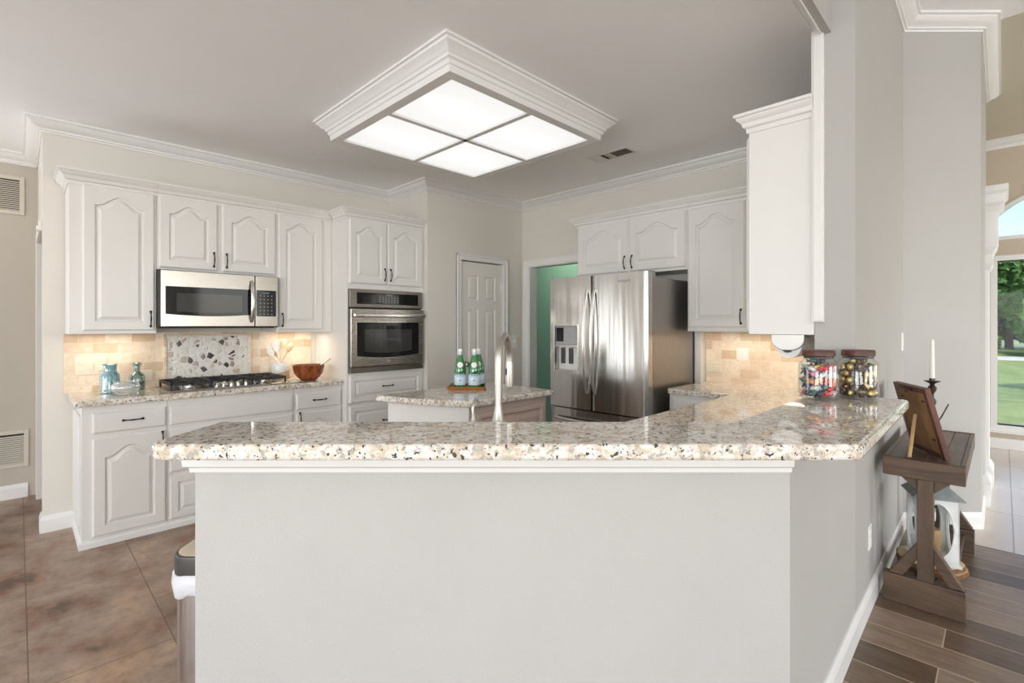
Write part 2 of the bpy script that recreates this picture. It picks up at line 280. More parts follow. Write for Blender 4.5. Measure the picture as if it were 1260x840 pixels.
# ------------------------------------------------------------------ mesh helpers
class MB:
    def __init__(s): s.bm = bmesh.new()
    def v(s, p): return s.bm.verts.new(p)
    def face(s, vs):
        try: return s.bm.faces.new(vs)
        except ValueError: return None
    def box(s, x0, x1, y0, y1, z0, z1, mat=None):
        P = [(x0, y0, z0), (x1, y0, z0), (x1, y1, z0), (x0, y1, z0), (x0, y0, z1), (x1, y0, z1), (x1, y1, z1), (x0, y1, z1)]
        V = [s.v(mat @ Vector(p) if mat else p) for p in P]
        for f in ((0, 3, 2, 1), (4, 5, 6, 7), (0, 1, 5, 4), (1, 2, 6, 5), (2, 3, 7, 6), (3, 0, 4, 7)): s.face([V[i] for i in f])
        return s
    def prism(s, pts, z0, z1):
        A = [s.v((x, y, z0)) for x, y in pts]; B = [s.v((x, y, z1)) for x, y in pts]; n = len(pts)
        s.face(A[::-1]); s.face(B)
        for i in range(n): s.face([A[i], A[(i + 1) % n], B[(i + 1) % n], B[i]])
        return s
    def extrude_y(s, pts, y0, y1):
        A = [s.v((x, y0, z)) for x, z in pts]; B = [s.v((x, y1, z)) for x, z in pts]; n = len(pts)
        s.face(A); s.face(B[::-1])
        for i in range(n): s.face([A[i], B[i], B[(i + 1) % n], A[(i + 1) % n]])
        return s
    def extrude_x(s, pts, x0, x1):
        A = [s.v((x0, y, z)) for y, z in pts]; B = [s.v((x1, y, z)) for y, z in pts]; n = len(pts)
        s.face(A); s.face(B[::-1])
        for i in range(n): s.face([A[i], B[i], B[(i + 1) % n], A[(i + 1) % n]])
        return s
    def loops(s, L, cap0=True, cap1=True, closed=True):
        VV = [[s.v(p) for p in l] for l in L]; n = len(L[0])
        for a, b in zip(VV, VV[1:]):
            for i in range(n if closed else n - 1):
                j = (i + 1) % n; s.face([a[i], a[j], b[j], b[i]])
        if cap0: s.face(VV[0][::-1])
        if cap1: s.face(VV[-1])
        return s
    def lathe(s, prof, c=(0, 0, 0), seg=28, cap0=True, cap1=True, sx=1, sy=1):
        L = []
        for r, z in prof:
            r = max(r, 1e-4)
            L.append([(c[0] + r * sx * math.cos(2 * PI * i / seg), c[1] + r * sy * math.sin(2 * PI * i / seg), c[2] + z) for i in range(seg)])
        return s.loops(L, cap0, cap1)
    def tube(s, path, rad, seg=10, flat=1.0):
        P = [Vector(p) for p in path]; n = len(P); rr = rad if isinstance(rad, (list, tuple)) else [rad] * n
        T = [(P[min(i + 1, n - 1)] - P[max(i - 1, 0)]).normalized() for i in range(n)]
        up = Vector((0, 0, 1)) if abs(T[0].z) < .9 else Vector((1, 0, 0))
        N = T[0].cross(up).normalized(); L = []
        for i in range(n):
            N = (N - T[i] * N.dot(T[i])).normalized(); B = T[i].cross(N)
            L.append([tuple(P[i] + (N * math.cos(2 * PI * k / seg) + B * math.sin(2 * PI * k / seg) * flat) * rr[i]) for k in range(seg)])
        return s.loops(L)
    def ball(s, c, r, seg=12, sz=1.0):
        k = max(4, seg // 2)
        return s.lathe([(r * math.sin(PI * i / k), -r * sz * math.cos(PI * i / k)) for i in range(k + 1)], c, seg)
    def sweep(s, path, prof, closed=False):
        # profile (out, z) runs along a plan path; "out" points to the right of travel; corners are mitred
        P = [Vector((p[0], p[1])) for p in path]; n = len(P); L = []
        def nr(a, b): d = (b - a).normalized(); return Vector((d.y, -d.x))
        for i in range(n):
            if closed or 0 < i < n - 1:
                a = nr(P[i - 1], P[i]); b = nr(P[i], P[(i + 1) % n]); m = (a + b) / (1 + a.dot(b))
            elif i == 0: m = nr(P[0], P[1])
            else: m = nr(P[-2], P[-1])
            L.append([(P[i].x + m.x * o, P[i].y + m.y * o, z) for o, z in prof])
        if closed: L.append(L[0])
        return s.loops(L, not closed, not closed)
    def build(s, name, mat, parent=None, bevel=0.0, smooth=None, seg=2):
        bm = s.bm
        if smooth is not None: bmesh.ops.remove_doubles(bm, verts=bm.verts, dist=1e-5)
        bmesh.ops.recalc_face_normals(bm, faces=bm.faces)
        me = bpy.data.meshes.new(name); bm.to_mesh(me); bm.free()
        if smooth is not None:
            me.polygons.foreach_set('use_smooth', [True] * len(me.polygons)); me.set_sharp_from_angle(angle=R(smooth))
        me.materials.append(mat); o = bpy.data.objects.new(name, me); COL.objects.link(o)
        if parent: o.parent = parent
        if bevel:
            b = o.modifiers.new('bevel', 'BEVEL'); b.width = bevel; b.segments = seg; b.limit_method = 'ANGLE'; b.angle_limit = R(40)
        return o
def tag(o, label, cat, group=None, kind=None):
    o['label'] = label; o['category'] = cat
    if group: o['group'] = group
    if kind: o['kind'] = kind
    return o
def thing(name, label, cat, loc=(0, 0, 0), rz=0, group=None):
    o = bpy.data.objects.new(name, None); COL.objects.link(o); o.location = loc; o.rotation_euler = (0, 0, rz); o.empty_display_size = .05
    return tag(o, label, cat, group)
def struct(name, mb, mat, label, cat, bevel=0, parent=None, smooth=None):
    o = mb.build(name, mat, parent, bevel, smooth); o['kind'] = 'structure'
    if not parent: o['label'] = label; o['category'] = cat
    return o
def dup(root, loc=None, rz=None, label=None):
    r = root.copy(); COL.objects.link(r)
    if loc is not None: r.location = loc
    if rz is not None: r.rotation_euler = (0, 0, rz)
    if label: r['label'] = label
    for ch in list(root.children):
        c = ch.copy(); COL.objects.link(c); c.parent = r
        for g in list(ch.children):
            d = g.copy(); COL.objects.link(d); d.parent = c
    return r
def F(X, Y): return ((X + Y) / S2, (Y - X) / S2)      # room plan: right of and ahead of the counter's facing direction -> u, v

# ------------------------------------------------------------------ setting: floor, walls, ceilings
ZK, ZL = 2.85, 3.585
struct('floor', MB().prism([(-6.6, .54), (4.8, .54), (4.8, 6.6), (-6.6, 6.6)], -.1, 0), M['slate'], 'brown slate-look tile floor of the kitchen and hall', 'floor')
struct('floor_living', MB().prism([(-6.6, -7.6), (4.42, -7.6), (4.42, .54), (-6.6, .54)], -.1, 0), M['planks'], 'grey brown wood plank floor beside the peninsula', 'floor')
struct('floor_dining', MB().prism([(4.42, -7.6), (8.2, -7.6), (8.2, .54), (4.42, .54)], -.1, 0), M['ltile'], 'pale square tile floor beyond the wood planks', 'floor')
struct('ceiling', MB().prism([(-6.6, .606), (4.31, .606), (4.31, 6.0), (-6.6, 6.0)], ZK, ZK + .12), M['ceiling'], 'smooth grey white kitchen ceiling', 'ceiling')
struct('ceiling_living', MB().prism([(-6.6, -7.6), (4.9, -7.6), (4.9, .571), (-6.6, .571)], ZL, ZL + .12), M['ceiling'], 'higher grey ceiling right of the kitchen', 'ceiling')
struct('ceiling_dining', MB().prism([(4.9, -7.6), (8.3, -7.6), (8.3, .9), (4.9, .9)], ZL, ZL + .12), M['ceiling_hall'], 'warm cream ceiling over the arched window', 'ceiling')
struct('wall_bulkhead', MB().prism([(-6.6, .572), (2.709, .572), (2.709, .605), (-6.6, .605)], ZK - .04, ZL), M['wall_shaded'], 'upper wall where the low and high ceilings meet', 'wall')
struct('wall_left', MB().prism([(.12, 4.68), (2.96, 4.68), (2.96, 4.80), (.12, 4.80)], 0, ZK), M['wall'], 'long beige wall behind the cooktop cabinets', 'wall')
m = MB(); m.box(.12, .24, 4.80, 5.78, 2.10, ZK); m.box(.12, .24, 5.62, 5.78, 0, 2.10)
struct('wall_passage', m, M['wall'], 'beige wall over the passage at far left', 'wall')
struct('wall_hall', MB().box(-6.6, -3.2, 5.78, 5.9, 0, ZK).box(-.9, 3.0, 5.78, 5.9, 0, ZK).box(-3.2, -.9, 5.78, 5.9, 2.3, ZK).box(-3.2, -.9, 5.78, 5.9, 0, .1), M['wall_hall'], 'tan hallway wall at far left with two grilles', 'wall')  # gap in the unseen stretch is added for a fill lamp
struct('wall_hall_end', MB().box(2.9, 3.0, 4.8, 5.78, 0, ZK), M['wall_hall'], 'end of the hidden passage behind the kitchen wall', 'wall')
# pantry wall with its door opening
DU0, DU1, DZ = 3.264, 3.878, 2.114
m = MB(); m.box(2.84, 2.96, 3.995, 4.68, 0, ZK); m.box(2.96, DU0, 3.995, 4.115, 0, ZK); m.box(DU1, 4.31, 3.995, 4.115, 0, ZK); m.box(DU0, DU1, 3.995, 4.115, DZ, ZK)
struct('wall_pantry', m, M['wall'], 'beige pantry wall holding the white six panel door', 'wall')
OV0, OV1, OZ = 2.86, 3.885, 2.11
m = MB(); m.box(4.19, 4.31, .64, OV0, 0, ZK); m.box(4.19, 4.31, OV1, 3.995, 0, ZK); m.box(4.19, 4.31, OV0, OV1, OZ, ZK)
struct('wall_back', m, M['wall'], 'beige wall behind the refrigerator with a cased opening', 'wall')
m = MB(); m.box(5.5, 5.6, 1.8, 6.6, 0, ZK); m.box(4.31, 5.6, 1.7, 1.8, 0, ZK); m.box(4.31, 5.6, 6.5, 6.6, 0, ZK); m.box(4.31, 5.6, 1.7, 6.6, ZK, ZK + .1)
struct('wall_utility', m, M['wall_green'], 'sage green wall of the room behind the refrigerator', 'wall')
struct('floor_utility', MB().box(4.8, 5.6, 1.7, 6.6, -.1, 0), M['slate'], 'slate tile floor of the green room', 'floor')
lamp('utility_fill', 'AREA', (4.9, 4.2, 2.8), (0, 0, 0), 32, (1, .97, .92), size=.6)  # unseen lamp added to brighten the green room
WA = (2.709, .477); WB = (4.41, .497); WC = (4.796, .110)
struct('wall_right', MB().prism([WA, WB, WC, (6.35, .110), (6.35, .24), (4.86, .24), (4.50, .64), (2.709, .64)], 0, ZL), M['wall_shaded'], 'shaded grey wall running from the peninsula post to the dining room', 'wall')
PA = F(-.96, 1.5); PB = F(.8515, 1.5); PC = F(.749, 1.63); PD = F(-.96, 1.63)
struct('wall_peninsula', MB().prism([PA, PB, WA, (2.709, .62), (1.69, .62), PD], 0, 1.0645), M['wall_light'], 'off white textured half wall below the raised granite bar', 'wall')
# dining end wall with a tall window and an arched one
UF = 8.1
def arch_pts(c, a, b, z0, n=24, k=1.0): return [(c + a * k * math.cos(PI * i / n), z0 + b * k * math.sin(PI * i / n)) for i in range(n + 1)]
WV0, WV1, WZ0, WZ1 = .045, -1.95, .27, 2.18
AC, AA, AB, AZ = -.97, 1.16, .63, 2.455
m = MB()
m.box(UF, UF + .15, WV0, .9, 0, AZ); m.box(UF, UF + .15, -7.6, WV1, 0, AZ); m.box(UF, UF + .15, WV1, WV0, 0, WZ0); m.box(UF, UF + .15, WV1, WV0, WZ1, AZ)
m.box(UF, UF + .15, AC + AA, .9, AZ, ZL); m.box(UF, UF + .15, -7.6, AC - AA, AZ, ZL)
ap = arch_pts(AC, AA, AB, AZ)
for (y0, z0), (y1, z1) in zip(ap, ap[1:]):
    m.loops([[(UF, y0, z0), (UF, y1, z1), (UF, y1, ZL), (UF, y0, ZL)], [(UF + .15, y0, z0), (UF + .15, y1, z1), (UF + .15, y1, ZL), (UF + .15, y0, ZL)]])
struct('wall_far', m, M['wall_tan'], 'tan dining room wall around the arched window', 'wall')
struct('wall_dining_return', MB().box(6.35, UF + .15, .78, .9, 0, ZL), M['wall_tan'], 'hidden tan wall beside the dining window', 'wall')
# walls behind the viewer with unseen window openings added for the fill lamps
def holed(axis, pos, spans, lo, hi, z0, z1, zt, name, label):
    m = MB(); t = .14
    def bx(a, b, c, d): m.box(pos - t, pos, a, b, c, d) if axis == 'u' else m.box(a, b, pos - t, pos, c, d)
    cur = lo
    for a, b in spans: bx(cur, a, 0, zt); bx(a, b, 0, z0); bx(a, b, z1, zt); cur = b
    bx(cur, hi, 0, zt)
    struct(name, m, M['wall'], label, 'wall')
holed('u', -6.46, WIN_U, -7.6, 6.0, .30, 2.90, ZL, 'wall_rear', 'rear living room wall with added window openings')
holed('v', -7.46, WIN_V, -6.6, 8.25, .30, 2.90, ZL, 'wall_side', 'side living room wall with added window openings')

# crown, base and casing
def crown(zc, d=.09, p=.09): return [(0, zc), (p, zc), (p, zc - .016), (p * .86, zc - .02), (p * .78, zc - d * .36), (p * .55, zc - d * .58), (p * .28, zc - d * .72), (p * .26, zc - d * .84), (p * .13, zc - d * .87), (p * .10, zc - d), (0, zc - d)]
CR = [(.12, 5.78), (.12, 4.68), (2.84, 4.68), (2.84, 3.995), (4.19, 3.995), (4.19, .64)]
struct('trim_1', MB().sweep(CR, crown(ZK)), M['trim'], 'white crown moulding along the left and back kitchen walls', 'crown moulding', smooth=30)
struct('trim_2', MB().sweep([(4.19, .605), (-6.4, .605)], crown(ZK, .05, .042)), M['trim'], 'white crown moulding above the right wall cabinet', 'crown moulding', smooth=30)
struct('trim_3', MB().sweep([(-6.4, 5.78), (.12, 5.78)], crown(ZK)), M['trim'], 'white crown moulding in the far left hallway', 'crown moulding', smooth=30)
struct('trim_4', MB().sweep([WA, WB, WC, (6.35, .110), (6.35, .3)], crown(ZL, .095, .10)), M['trim'], 'white stepped crown moulding on the grey living room wall', 'crown moulding', smooth=30)
struct('trim_5', MB().sweep([(UF, .78), (UF, -7.4)], crown(ZL, .10, .10)), M['trim'], 'white crown moulding above the arched window', 'crown moulding', smooth=30)
BP = [(0, 0), (.016, 0), (.016, .085), (.012, .10), (.005, .115), (0, .115)]
struct('baseboard_left', MB().sweep([(.12, 4.80), (.12, 4.68), (.285, 4.68)], BP), M['trim'], 'white baseboard left of the cooktop cabinets', 'baseboard')
struct('baseboard_hall', MB().sweep([(-6.4, 5.78), (.06, 5.78)], BP), M['trim'], 'white baseboard in the far left hallway', 'baseboard')
struct('baseboard_right', MB().sweep([PB, WA, WB, WC, (6.35, .110)], BP), M['trim'], 'white baseboard along the grey peninsula and living wall', 'baseboard')
struct('baseboard_far', MB().sweep([(UF, .78), (UF, -7.4)], BP), M['trim'], 'white baseboard under the dining window', 'baseboard')
# moulding under the bar
TPf = [(0, .985), (.010, .985), (.012, .998), (.024, 1.006), (.026, 1.030), (.036, 1.042), (.036, 1.0645), (0, 1.0645)]
struct('trim_6', MB().sweep([PD, PA, PB], TPf), M['trim'], 'white moulding under the front edge of the granite bar', 'moulding', smooth=30)
# strip on the end of the post, with its small cap
m = MB(); m.box(2.688, 2.709, .598, .650, 1.445, 2.905); m.box(2.680, 2.709, .604, .64, 1.45, 2.9); m.box(2.66, 2.709, .585, .665, 2.905, 2.93); m.box(2.65, 2.709, .575, .675, 2.93, 2.98)
struct('trim_7', m, M['cab'], 'white upright strip on the end of the wall post', 'moulding', .002)
def casing(m, a0, a1, z1, w, t, box):      # door casing as two legs, a head and a raised outer band
    box(m, a0 - w, a0, 0, z1 + w, t); box(m, a1, a1 + w, 0, z1 + w, t); box(m, a0, a1, z1, z1 + w, t)
    box(m, a0 - w, a0 - w + .018, 0, z1 + w, t + .008); box(m, a1 + w - .018, a1 + w, 0, z1 + w, t + .008); box(m, a0 - w, a1 + w, z1 + w - .018, z1 + w, t + .008)
    return m
struct('trim_8', casing(MB(), DU0, DU1, DZ, .062, .014, lambda m, a, b, c, d, t: m.box(a, b, 3.995 - t, 3.995, c, d)), M['trim'], 'white casing around the pantry door', 'door casing', .003)
m = casing(MB(), OV0, OV1, OZ, .075, .014, lambda m, a, b, c, d, t: m.box(4.19 - t, 4.19, a, b, c, d))
m.box(4.186, 4.314, OV1 - .012, OV1 + .002, 0, OZ); m.box(4.186, 4.314, OV0, OV1, OZ - .012, OZ + .002)
struct('trim_9', m, M['trim'], 'white casing of the opening to the green room', 'door casing', .003)
m = MB(); m.box(.104, .12, 4.80, 5.62, 2.10, 2.17); m.box(.104, .256, 5.60, 5.635, 0, 2.12); m.box(.09, .12, 4.72, 4.80, 2.09, 2.12); m.box(.104, .12, 5.62, 5.69, 0, 2.17)
struct('trim_10', m, M['door'], 'painted casing of the passage at far left', 'door casing', .003)
# pilaster cap and plinths at the end of the grey wall
m = MB()
def capital(m, u0, u1, v0, v1, levels):
    L = []
    for o, z in levels: L.append([(u0 - o, v1 - o, z), (u1 + o, v1 - o, z), (u1 + o, v0, z), (u0 - o, v0, z)])
    m.loops(L)
capital(m, 6.05, 6.35, .115, .09, [(.012, 1.92), (.018, 1.94), (.03, 1.97), (.026, 2.05), (.055, 2.12), (.062, 2.16), (.062, 2.42), (.075, 2.46), (.10, 2.49), (.105, 2.56), (.125, 2.585), (.125, 2.635)])
capital(m, 6.05, 6.35, .115, .085, [(.0, .11), (.0, 1.93)])
capital(m, 6.05, 6.35, .115, .085, [(.02, 0), (.028, .02), (.028, .15), (.012, .19), (.0, .20)])
capital(m, 5.35, 5.55, .115, .098, [(.012, 0), (.03, .03), (.036, .12), (.036, .2), (.016, .25), (.0, .26)])
struct('trim_11', m, M['trim'], 'white pilaster with moulded capital at the dining room wall end', 'pilaster', .003)

# windows in the dining wall
def window(name, label, rect=None, arch=None):
    m = MB()
    if rect:
        v0, v1, z0, z1 = rect; w = .06
        for a, b, c, d in ((v0, v0 + w, z0 - w, z1 + w), (v1 - w, v1, z0 - w, z1 + w), (v1, v0, z0 - w, z0), (v1, v0, z1, z1 + w)): m.box(UF - .02, UF + .10, min(a, b), max(a, b), c, d)
        m.box(UF - .045, UF + .02, v1 - w - .02, v0 + w + .02, z0 - w - .03, z0 - w)
    else:
        o = arch_pts(AC, AA, AB, AZ, 24, 1.0); i = arch_pts(AC, AA, AB, AZ, 24, .955)
        for k in range(24):
            q = [o[k], o[k + 1], i[k + 1], i[k]]; m.loops([[(UF - .02, y, z) for y, z in q], [(UF + .10, y, z) for y, z in q]])
        m.box(UF - .02, UF + .10, AC - AA, AC + AA, AZ - .035, AZ + .01)
    fr = struct(name, m, M['trim'], label, 'window')
    p = MB()
    if rect: p.box(UF + .05, UF + .056, v1, v0, z0, z1)
    else: p.loops([[(UF + .05, y, z) for y, z in arch_pts(AC, AA, AB, AZ, 24, .96)], [(UF + .056, y, z) for y, z in arch_pts(AC, AA, AB, AZ, 24, .96)]])
    p.build('pane', M['pane'], fr)
window('window_1', 'tall white framed dining window looking onto the lawn', rect=(WV0, WV1, WZ0, WZ1))
window('window_2', 'arched transom window above the tall dining window', arch=True)

# pantry door
dm = MB(); y0, y1 = 4.012, 4.050
W_ = DU1 - DU0 - .012; x0 = DU0 + .006
cols = [(.10, .255), (.355, .51)]; cols = [(a * W_ / .61, b * W_ / .61) for a, b in cols]
rows = [(.20, .72), (.90, 1.60), (1.70, 1.96)]; DH = DZ - .012
xs = [0, cols[0][0], cols[0][1], cols[1][0], cols[1][1], W_]
for a, b in ((xs[0], xs[1]), (xs[2], xs[3]), (xs[4], xs[5])): dm.box(x0 + a, x0 + b, y0, y1, .008, DH)
zz = [.008, .20, .72, .90, 1.60, 1.70, 1.96, DH]
for c0, c1 in cols:
    for a, b in ((0, 1), (2, 3), (4, 5), (6, 7)): dm.box(x0 + c0, x0 + c1, y0, y1, zz[a], zz[b])
    for a, b in rows:
        L = []
        for ins, yy in ((0, y1), (0, y0 + .010), (.012, y0 + .014), (.034, y0 + .003)):
            L.append([(x0 + c0 + ins, yy, a + ins), (x0 + c1 - ins, yy, a + ins), (x0 + c1 - ins, yy, b - ins), (x0 + c0 + ins, yy, b - ins)])
        dm.loops(L)
d1 = struct('door_1', dm, M['door'], 'white six panel pantry door', 'door')
k = MB().lathe([(.030, 0), (.032, .006), (.012, .012), (.011, .035), (.026, .045), (.029, .058), (.022, .070), (.0, .074)], seg=20)
ko = k.build('door_knob', M['nickel'], d1, smooth=40); ko.location = (DU0 + .065, y0, 1.02); ko.rotation_euler = (R(90), 0, 0)
for hz in (1.85, 1.05, .25):
    MB().box(DU1 - .022, DU1 - .004, y0 - .008, y0 + .002, hz - .05, hz + .05).build('hinge', M['white'], d1, .003)

# ------------------------------------------------------------------ cabinets
def pull(parent, x, z, vertical=True, L=.105, y=-.02):
    m = MB(); h = L / 2; P = []; Rr = []
    for i in range(13):
        t = -1 + i / 6; P.append((t * h, -.006 - .020 * (1 - abs(t) ** 2.6) * 1.0, 0)); Rr.append(.0036 + .0014 * math.exp(-(t * 3) ** 2))
    m.tube(P, Rr, 8); m.ball((-h, -.007, 0), .0085, 10); m.ball((h, -.007, 0), .0085, 10); m.ball((-h * .80, -.014, 0), .0058, 8); m.ball((h * .80, -.014, 0), .0058, 8)
    o = m.build('handle', M['bronze'], parent, smooth=50)
    o.location = (x, y, z)
    if vertical: o.rotation_euler = (0, R(90), 0)
    return o
def panel_front(x0, x1, z0, z1, style):
    # style: arch, raised or plain
    K = 17
    def loop(ins, y, arch=0.0):
        a, b, c, d = x0 + ins, x1 - ins, z0 + ins, z1 - ins; pts = [(a, y, c), (b, y, c)]
        for i in range(K):
            t = 1 - 2 * i / (K - 1); s = .5 + .5 * math.cos(PI * min(1, abs(t) / .92))
            pts.append(((a + b) / 2 + t * (b - a) / 2, y, d - arch * (1 - s)))
        return pts
    L = [loop(0, 0), loop(0, -.010), loop(.006, -.014), loop(.009, -.020)]
    if style != 'plain':
        w = x1 - x0
        ar = min(.075, .17 * w) if style == 'arch' else 0
        st = min(.066, w * .16) if style == 'arch' else min(.05, (z1 - z0) * .2)
        L += [loop(st, -.020, ar), loop(st + .004, -.0085, ar), loop(st + .011, -.0075, ar), loop(st + .034, -.0185, ar)]
    else: L += [loop(.016, -.0205)]
    return MB().loops(L)
CORN = [(0, 2.362), (.008, 2.362), (.010, 2.385), (.022, 2.392), (.028, 2.412), (.046, 2.428), (.050, 2.440), (.058, 2.442), (.058, 2.458), (0, 2.458)]
CABS = {}
def cabinet(name, label, loc, rz, w, d, z0, z1, fronts, corn=None, base=None, holes=None, bodymat=None, group=None, side_panel=False):
    t = thing(name, label, 'cabinet', loc, rz, group); bm_ = bodymat or M['cab']
    b = MB()
    if holes:      # open frame around a built-in appliance
        hx0, hx1, hz0, hz1 = holes
        b.box(0, hx0, 0, d, z0, z1); b.box(hx1, w, 0, d, z0, z1); b.box(hx0, hx1, 0, d, z0, hz0); b.box(hx0, hx1, 0, d, hz1, z1); b.box(hx0, hx1, d - .02, d, hz0, hz1)
    else: b.box(0, w, 0, d, z0, z1)
    if side_panel: b.box(-.012, 0, .05, d - .05, z0 + .14, z1 - .06)
    b.build('body', bm_, t, .003)
    for f in fronts:
        kind = f.get('kind', 'door')
        o = panel_front(f['x'][0], f['x'][1], f['z'][0], f['z'][1], f.get('style', 'arch')).build('door' if kind == 'door' else 'drawer' if kind == 'drawer' else 'false_front', bm_, t)
        if 'h' in f: pull(o, f['h'][0], f['h'][1], kind == 'door')
    if corn: MB().sweep(corn, CORN).build('cornice', bm_, t, smooth=30)
    if base: MB().sweep(base, [(0, 0), (.014, 0), (.014, .034), (.008, .046), (0, .05)]).build('base_moulding', M['trim'], t)
    return t
UZ0, UZ1 = 1.370, 2.40
VF = 4.34     # face of the left wall cabinets
DD = 4.68 - VF - .002
cabinet('wall_cabinet', 'white wall cabinet with one tall arched door above the glass bottles, far left', (.235, VF, 0), 0, .475, DD, UZ0, UZ1,
        [dict(x=(.068, .463), z=(1.392, 2.375), h=(.438, 1.475))], corn=[(0, DD), (0, 0), (.475, 0)])
cabinet('wall_cabinet', 'short white two-door wall cabinet right above the microwave', (.711, VF, 0), 0, .833, DD, 1.836, UZ1,
        [dict(x=(.012, .389), z=(1.850, 2.375), h=(.362, 1.935)), dict(x=(.422, .821), z=(1.850, 2.375), h=(.450, 1.935))], corn=[(0, 0), (.833, 0)])
cabinet('wall_cabinet', 'white wall cabinet with one arched door between microwave and oven tower', (1.545, VF, 0), 0, .483, DD, UZ0, UZ1,
        [dict(x=(.012, .392), z=(1.392, 2.375), h=(.040, 1.475))], corn=[(0, 0), (.483, 0)])
VT = 4.06; TW = 2.838 - 2.030
cabinet('oven_cabinet', 'tall white cabinet tower housing the stainless wall oven', (2.030, VT, 0), 0, TW, 4.678 - VT, 0, UZ1,
        [dict(x=(.024, .392), z=(1.800, 2.375), h=(.366, 1.895)), dict(x=(.402, .784), z=(1.800, 2.375), h=(.428, 1.895)),
         dict(kind='drawer', style='raised', x=(.024, .784), z=(.742, .985), h=(.400, .872)), dict(kind='drawer', style='raised', x=(.024, .784), z=(.405, .715), h=(.400, .56)), dict(kind='drawer', style='raised', x=(.024, .784), z=(.07, .38), h=(.400, .23))],
        corn=[(0, 4.34 - VT - .06), (0, 0), (TW, 0)], base=[(0, .05), (0, 0), (TW, 0)], holes=(.02, .788, 1.005, 1.752))
VB = 4.145; DB = 4.678 - VB; BZ = .908
cabinet('base_cabinet', 'white base cabinet with one drawer over an arched door, under the glass bottles', (.285, VB, 0), 0, .457, DB, 0, BZ,
        [dict(kind='drawer', style='plain', x=(.052, .447), z=(.728, .862), h=(.262, .800)), dict(x=(.052, .447), z=(.065, .700), h=(.425, .640))], base=[(0, DB), (0, 0), (.457, 0)], side_panel=True)
cabinet('base_cabinet', 'wide white base cabinet with stacked drawers under the cooktop', (.743, VB, 0), 0, .870, DB, 0, BZ,
        [dict(kind='false', style='plain', x=(.010, .858), z=(.728, .862)), dict(kind='drawer', style='plain', x=(.010, .858), z=(.395, .700)), dict(kind='drawer', style='raised', x=(.010, .858), z=(.065, .372))], base=[(0, 0), (.870, 0)])
cabinet('base_cabinet', 'white base cabinet with drawer and arched door, against the oven tower', (1.614, VB, 0), 0, .414, DB, 0, BZ,
        [dict(kind='drawer', style='plain', x=(.014, .402), z=(.728, .862), h=(.208, .798)), dict(x=(.014, .402), z=(.065, .700), h=(.040, .650))], base=[(0, 0), (.414, 0)])
# fridge wall cabinets: local x runs to the right (towards -v)
UFc = 3.85; DF = 4.188 - UFc; RZ = R(-90)
cabinet('wall_cabinet', 'white two-door wall cabinet above the refrigerator', (UFc, 2.925, 0), RZ, 1.112, DF, 1.885, UZ1,
        [dict(x=(.019, .567), z=(1.905, 2.372), h=(.538, 1.990)), dict(x=(.583, 1.104), z=(1.905, 2.372), h=(.612, 1.990))], corn=[(0, DF), (0, 0), (1.112, 0)])
cabinet('wall_cabinet', 'tall white wall cabinet right of the refrigerator with one arched door', (UFc, 1.812, 0), RZ, .855, DF, 1.380, UZ1,
        [dict(x=(.008, .452), z=(1.412, 2.368), h=(.425, 1.495))], corn=[(0, 0), (.86, 0)])
RC = thing('wall_cabinet', 'white wall cabinet showing its blank end panel beside the wall post', 'cabinet', (2.709, .642, 0))
MB().box(0, 1.14, 0, .30, 1.383, 2.46).build('body', M['cab'], RC, .003)
MB().box(1.14, 1.478, 0, .30, 1.383, 2.40).build('blind_corner', M['cab'], RC, .003)
MB().sweep([(0, 0), (0, .30), (1.13, .30)][::-1], [(o, z + .07) for o, z in CORN]).build('cornice', M['cab'], RC, smooth=30)
panel_front(.02, .55, 1.40, 2.42, 'arch').build('door', M['cab'], RC).matrix_local = Matrix.Translation((.57, .30, 0)) @ Matrix.Rotation(PI, 4, 'Z')
panel_front(.02, .55, 1.40, 2.42, 'arch').build('door', M['cab'], RC).matrix_local = Matrix.Translation((1.12, .30, 0)) @ Matrix.Rotation(PI, 4, 'Z')
# base units along the back and right walls, and behind the bar
UB = 3.53
cabinet('base_cabinet', 'white base cabinet between the refrigerator and the bar', (UB, 1.805, 0), RZ, .50, 4.188 - UB, 0, BZ,
        [dict(kind='drawer', style='plain', x=(.03, .47), z=(.728, .885)), dict(x=(.03, .47), z=(.065, .700))])
cabinet('base_cabinet', 'white base cabinets hidden under the right counter', (4.186, 1.300, 0), R(180), 2.30, .64, 0, BZ,
        [dict(x=(.70 + .39 * i, 1.06 + .39 * i), z=(.065, .86)) for i in range(3)])
cabinet('sink_cabinet', 'white sink cabinet hidden behind the raised bar', (*F(.35, 2.26), 0), R(135), 1.15, .62, 0, BZ,
        [dict(x=(.03 + .55 * i, .55 + .55 * i), z=(.065, .86)) for i in range(2)])

# ------------------------------------------------------------------ counters
CZ0, CZ1 = .9085, .950
def slab(name, pts, z0, z1, label, bev=.010):
    return tag(MB().prism(pts, z0, z1).build(name, M['granite'], None, bev, seg=3), label, 'countertop')
slab('countertop', [(.248, 4.100), (2.028, 4.100), (2.028, 4.679), (.248, 4.679)], CZ0, CZ1, 'speckled granite countertop under the cooktop along the left wall')
bl0, bl1 = F(-.80, 1.632), F(-.80, 2.29)
xin = (2.29 - 1.335 * S2)      # front edge meets the right run
slab('countertop', [bl1, F(xin, 2.29), (3.50, 1.335), (3.50, 1.808), (4.188, 1.808), (4.188, .642), (2.709, .642), (2.709, .625), (1.70, .625), bl0], CZ0, CZ1, 'lower granite countertop running from the refrigerator round behind the bar')
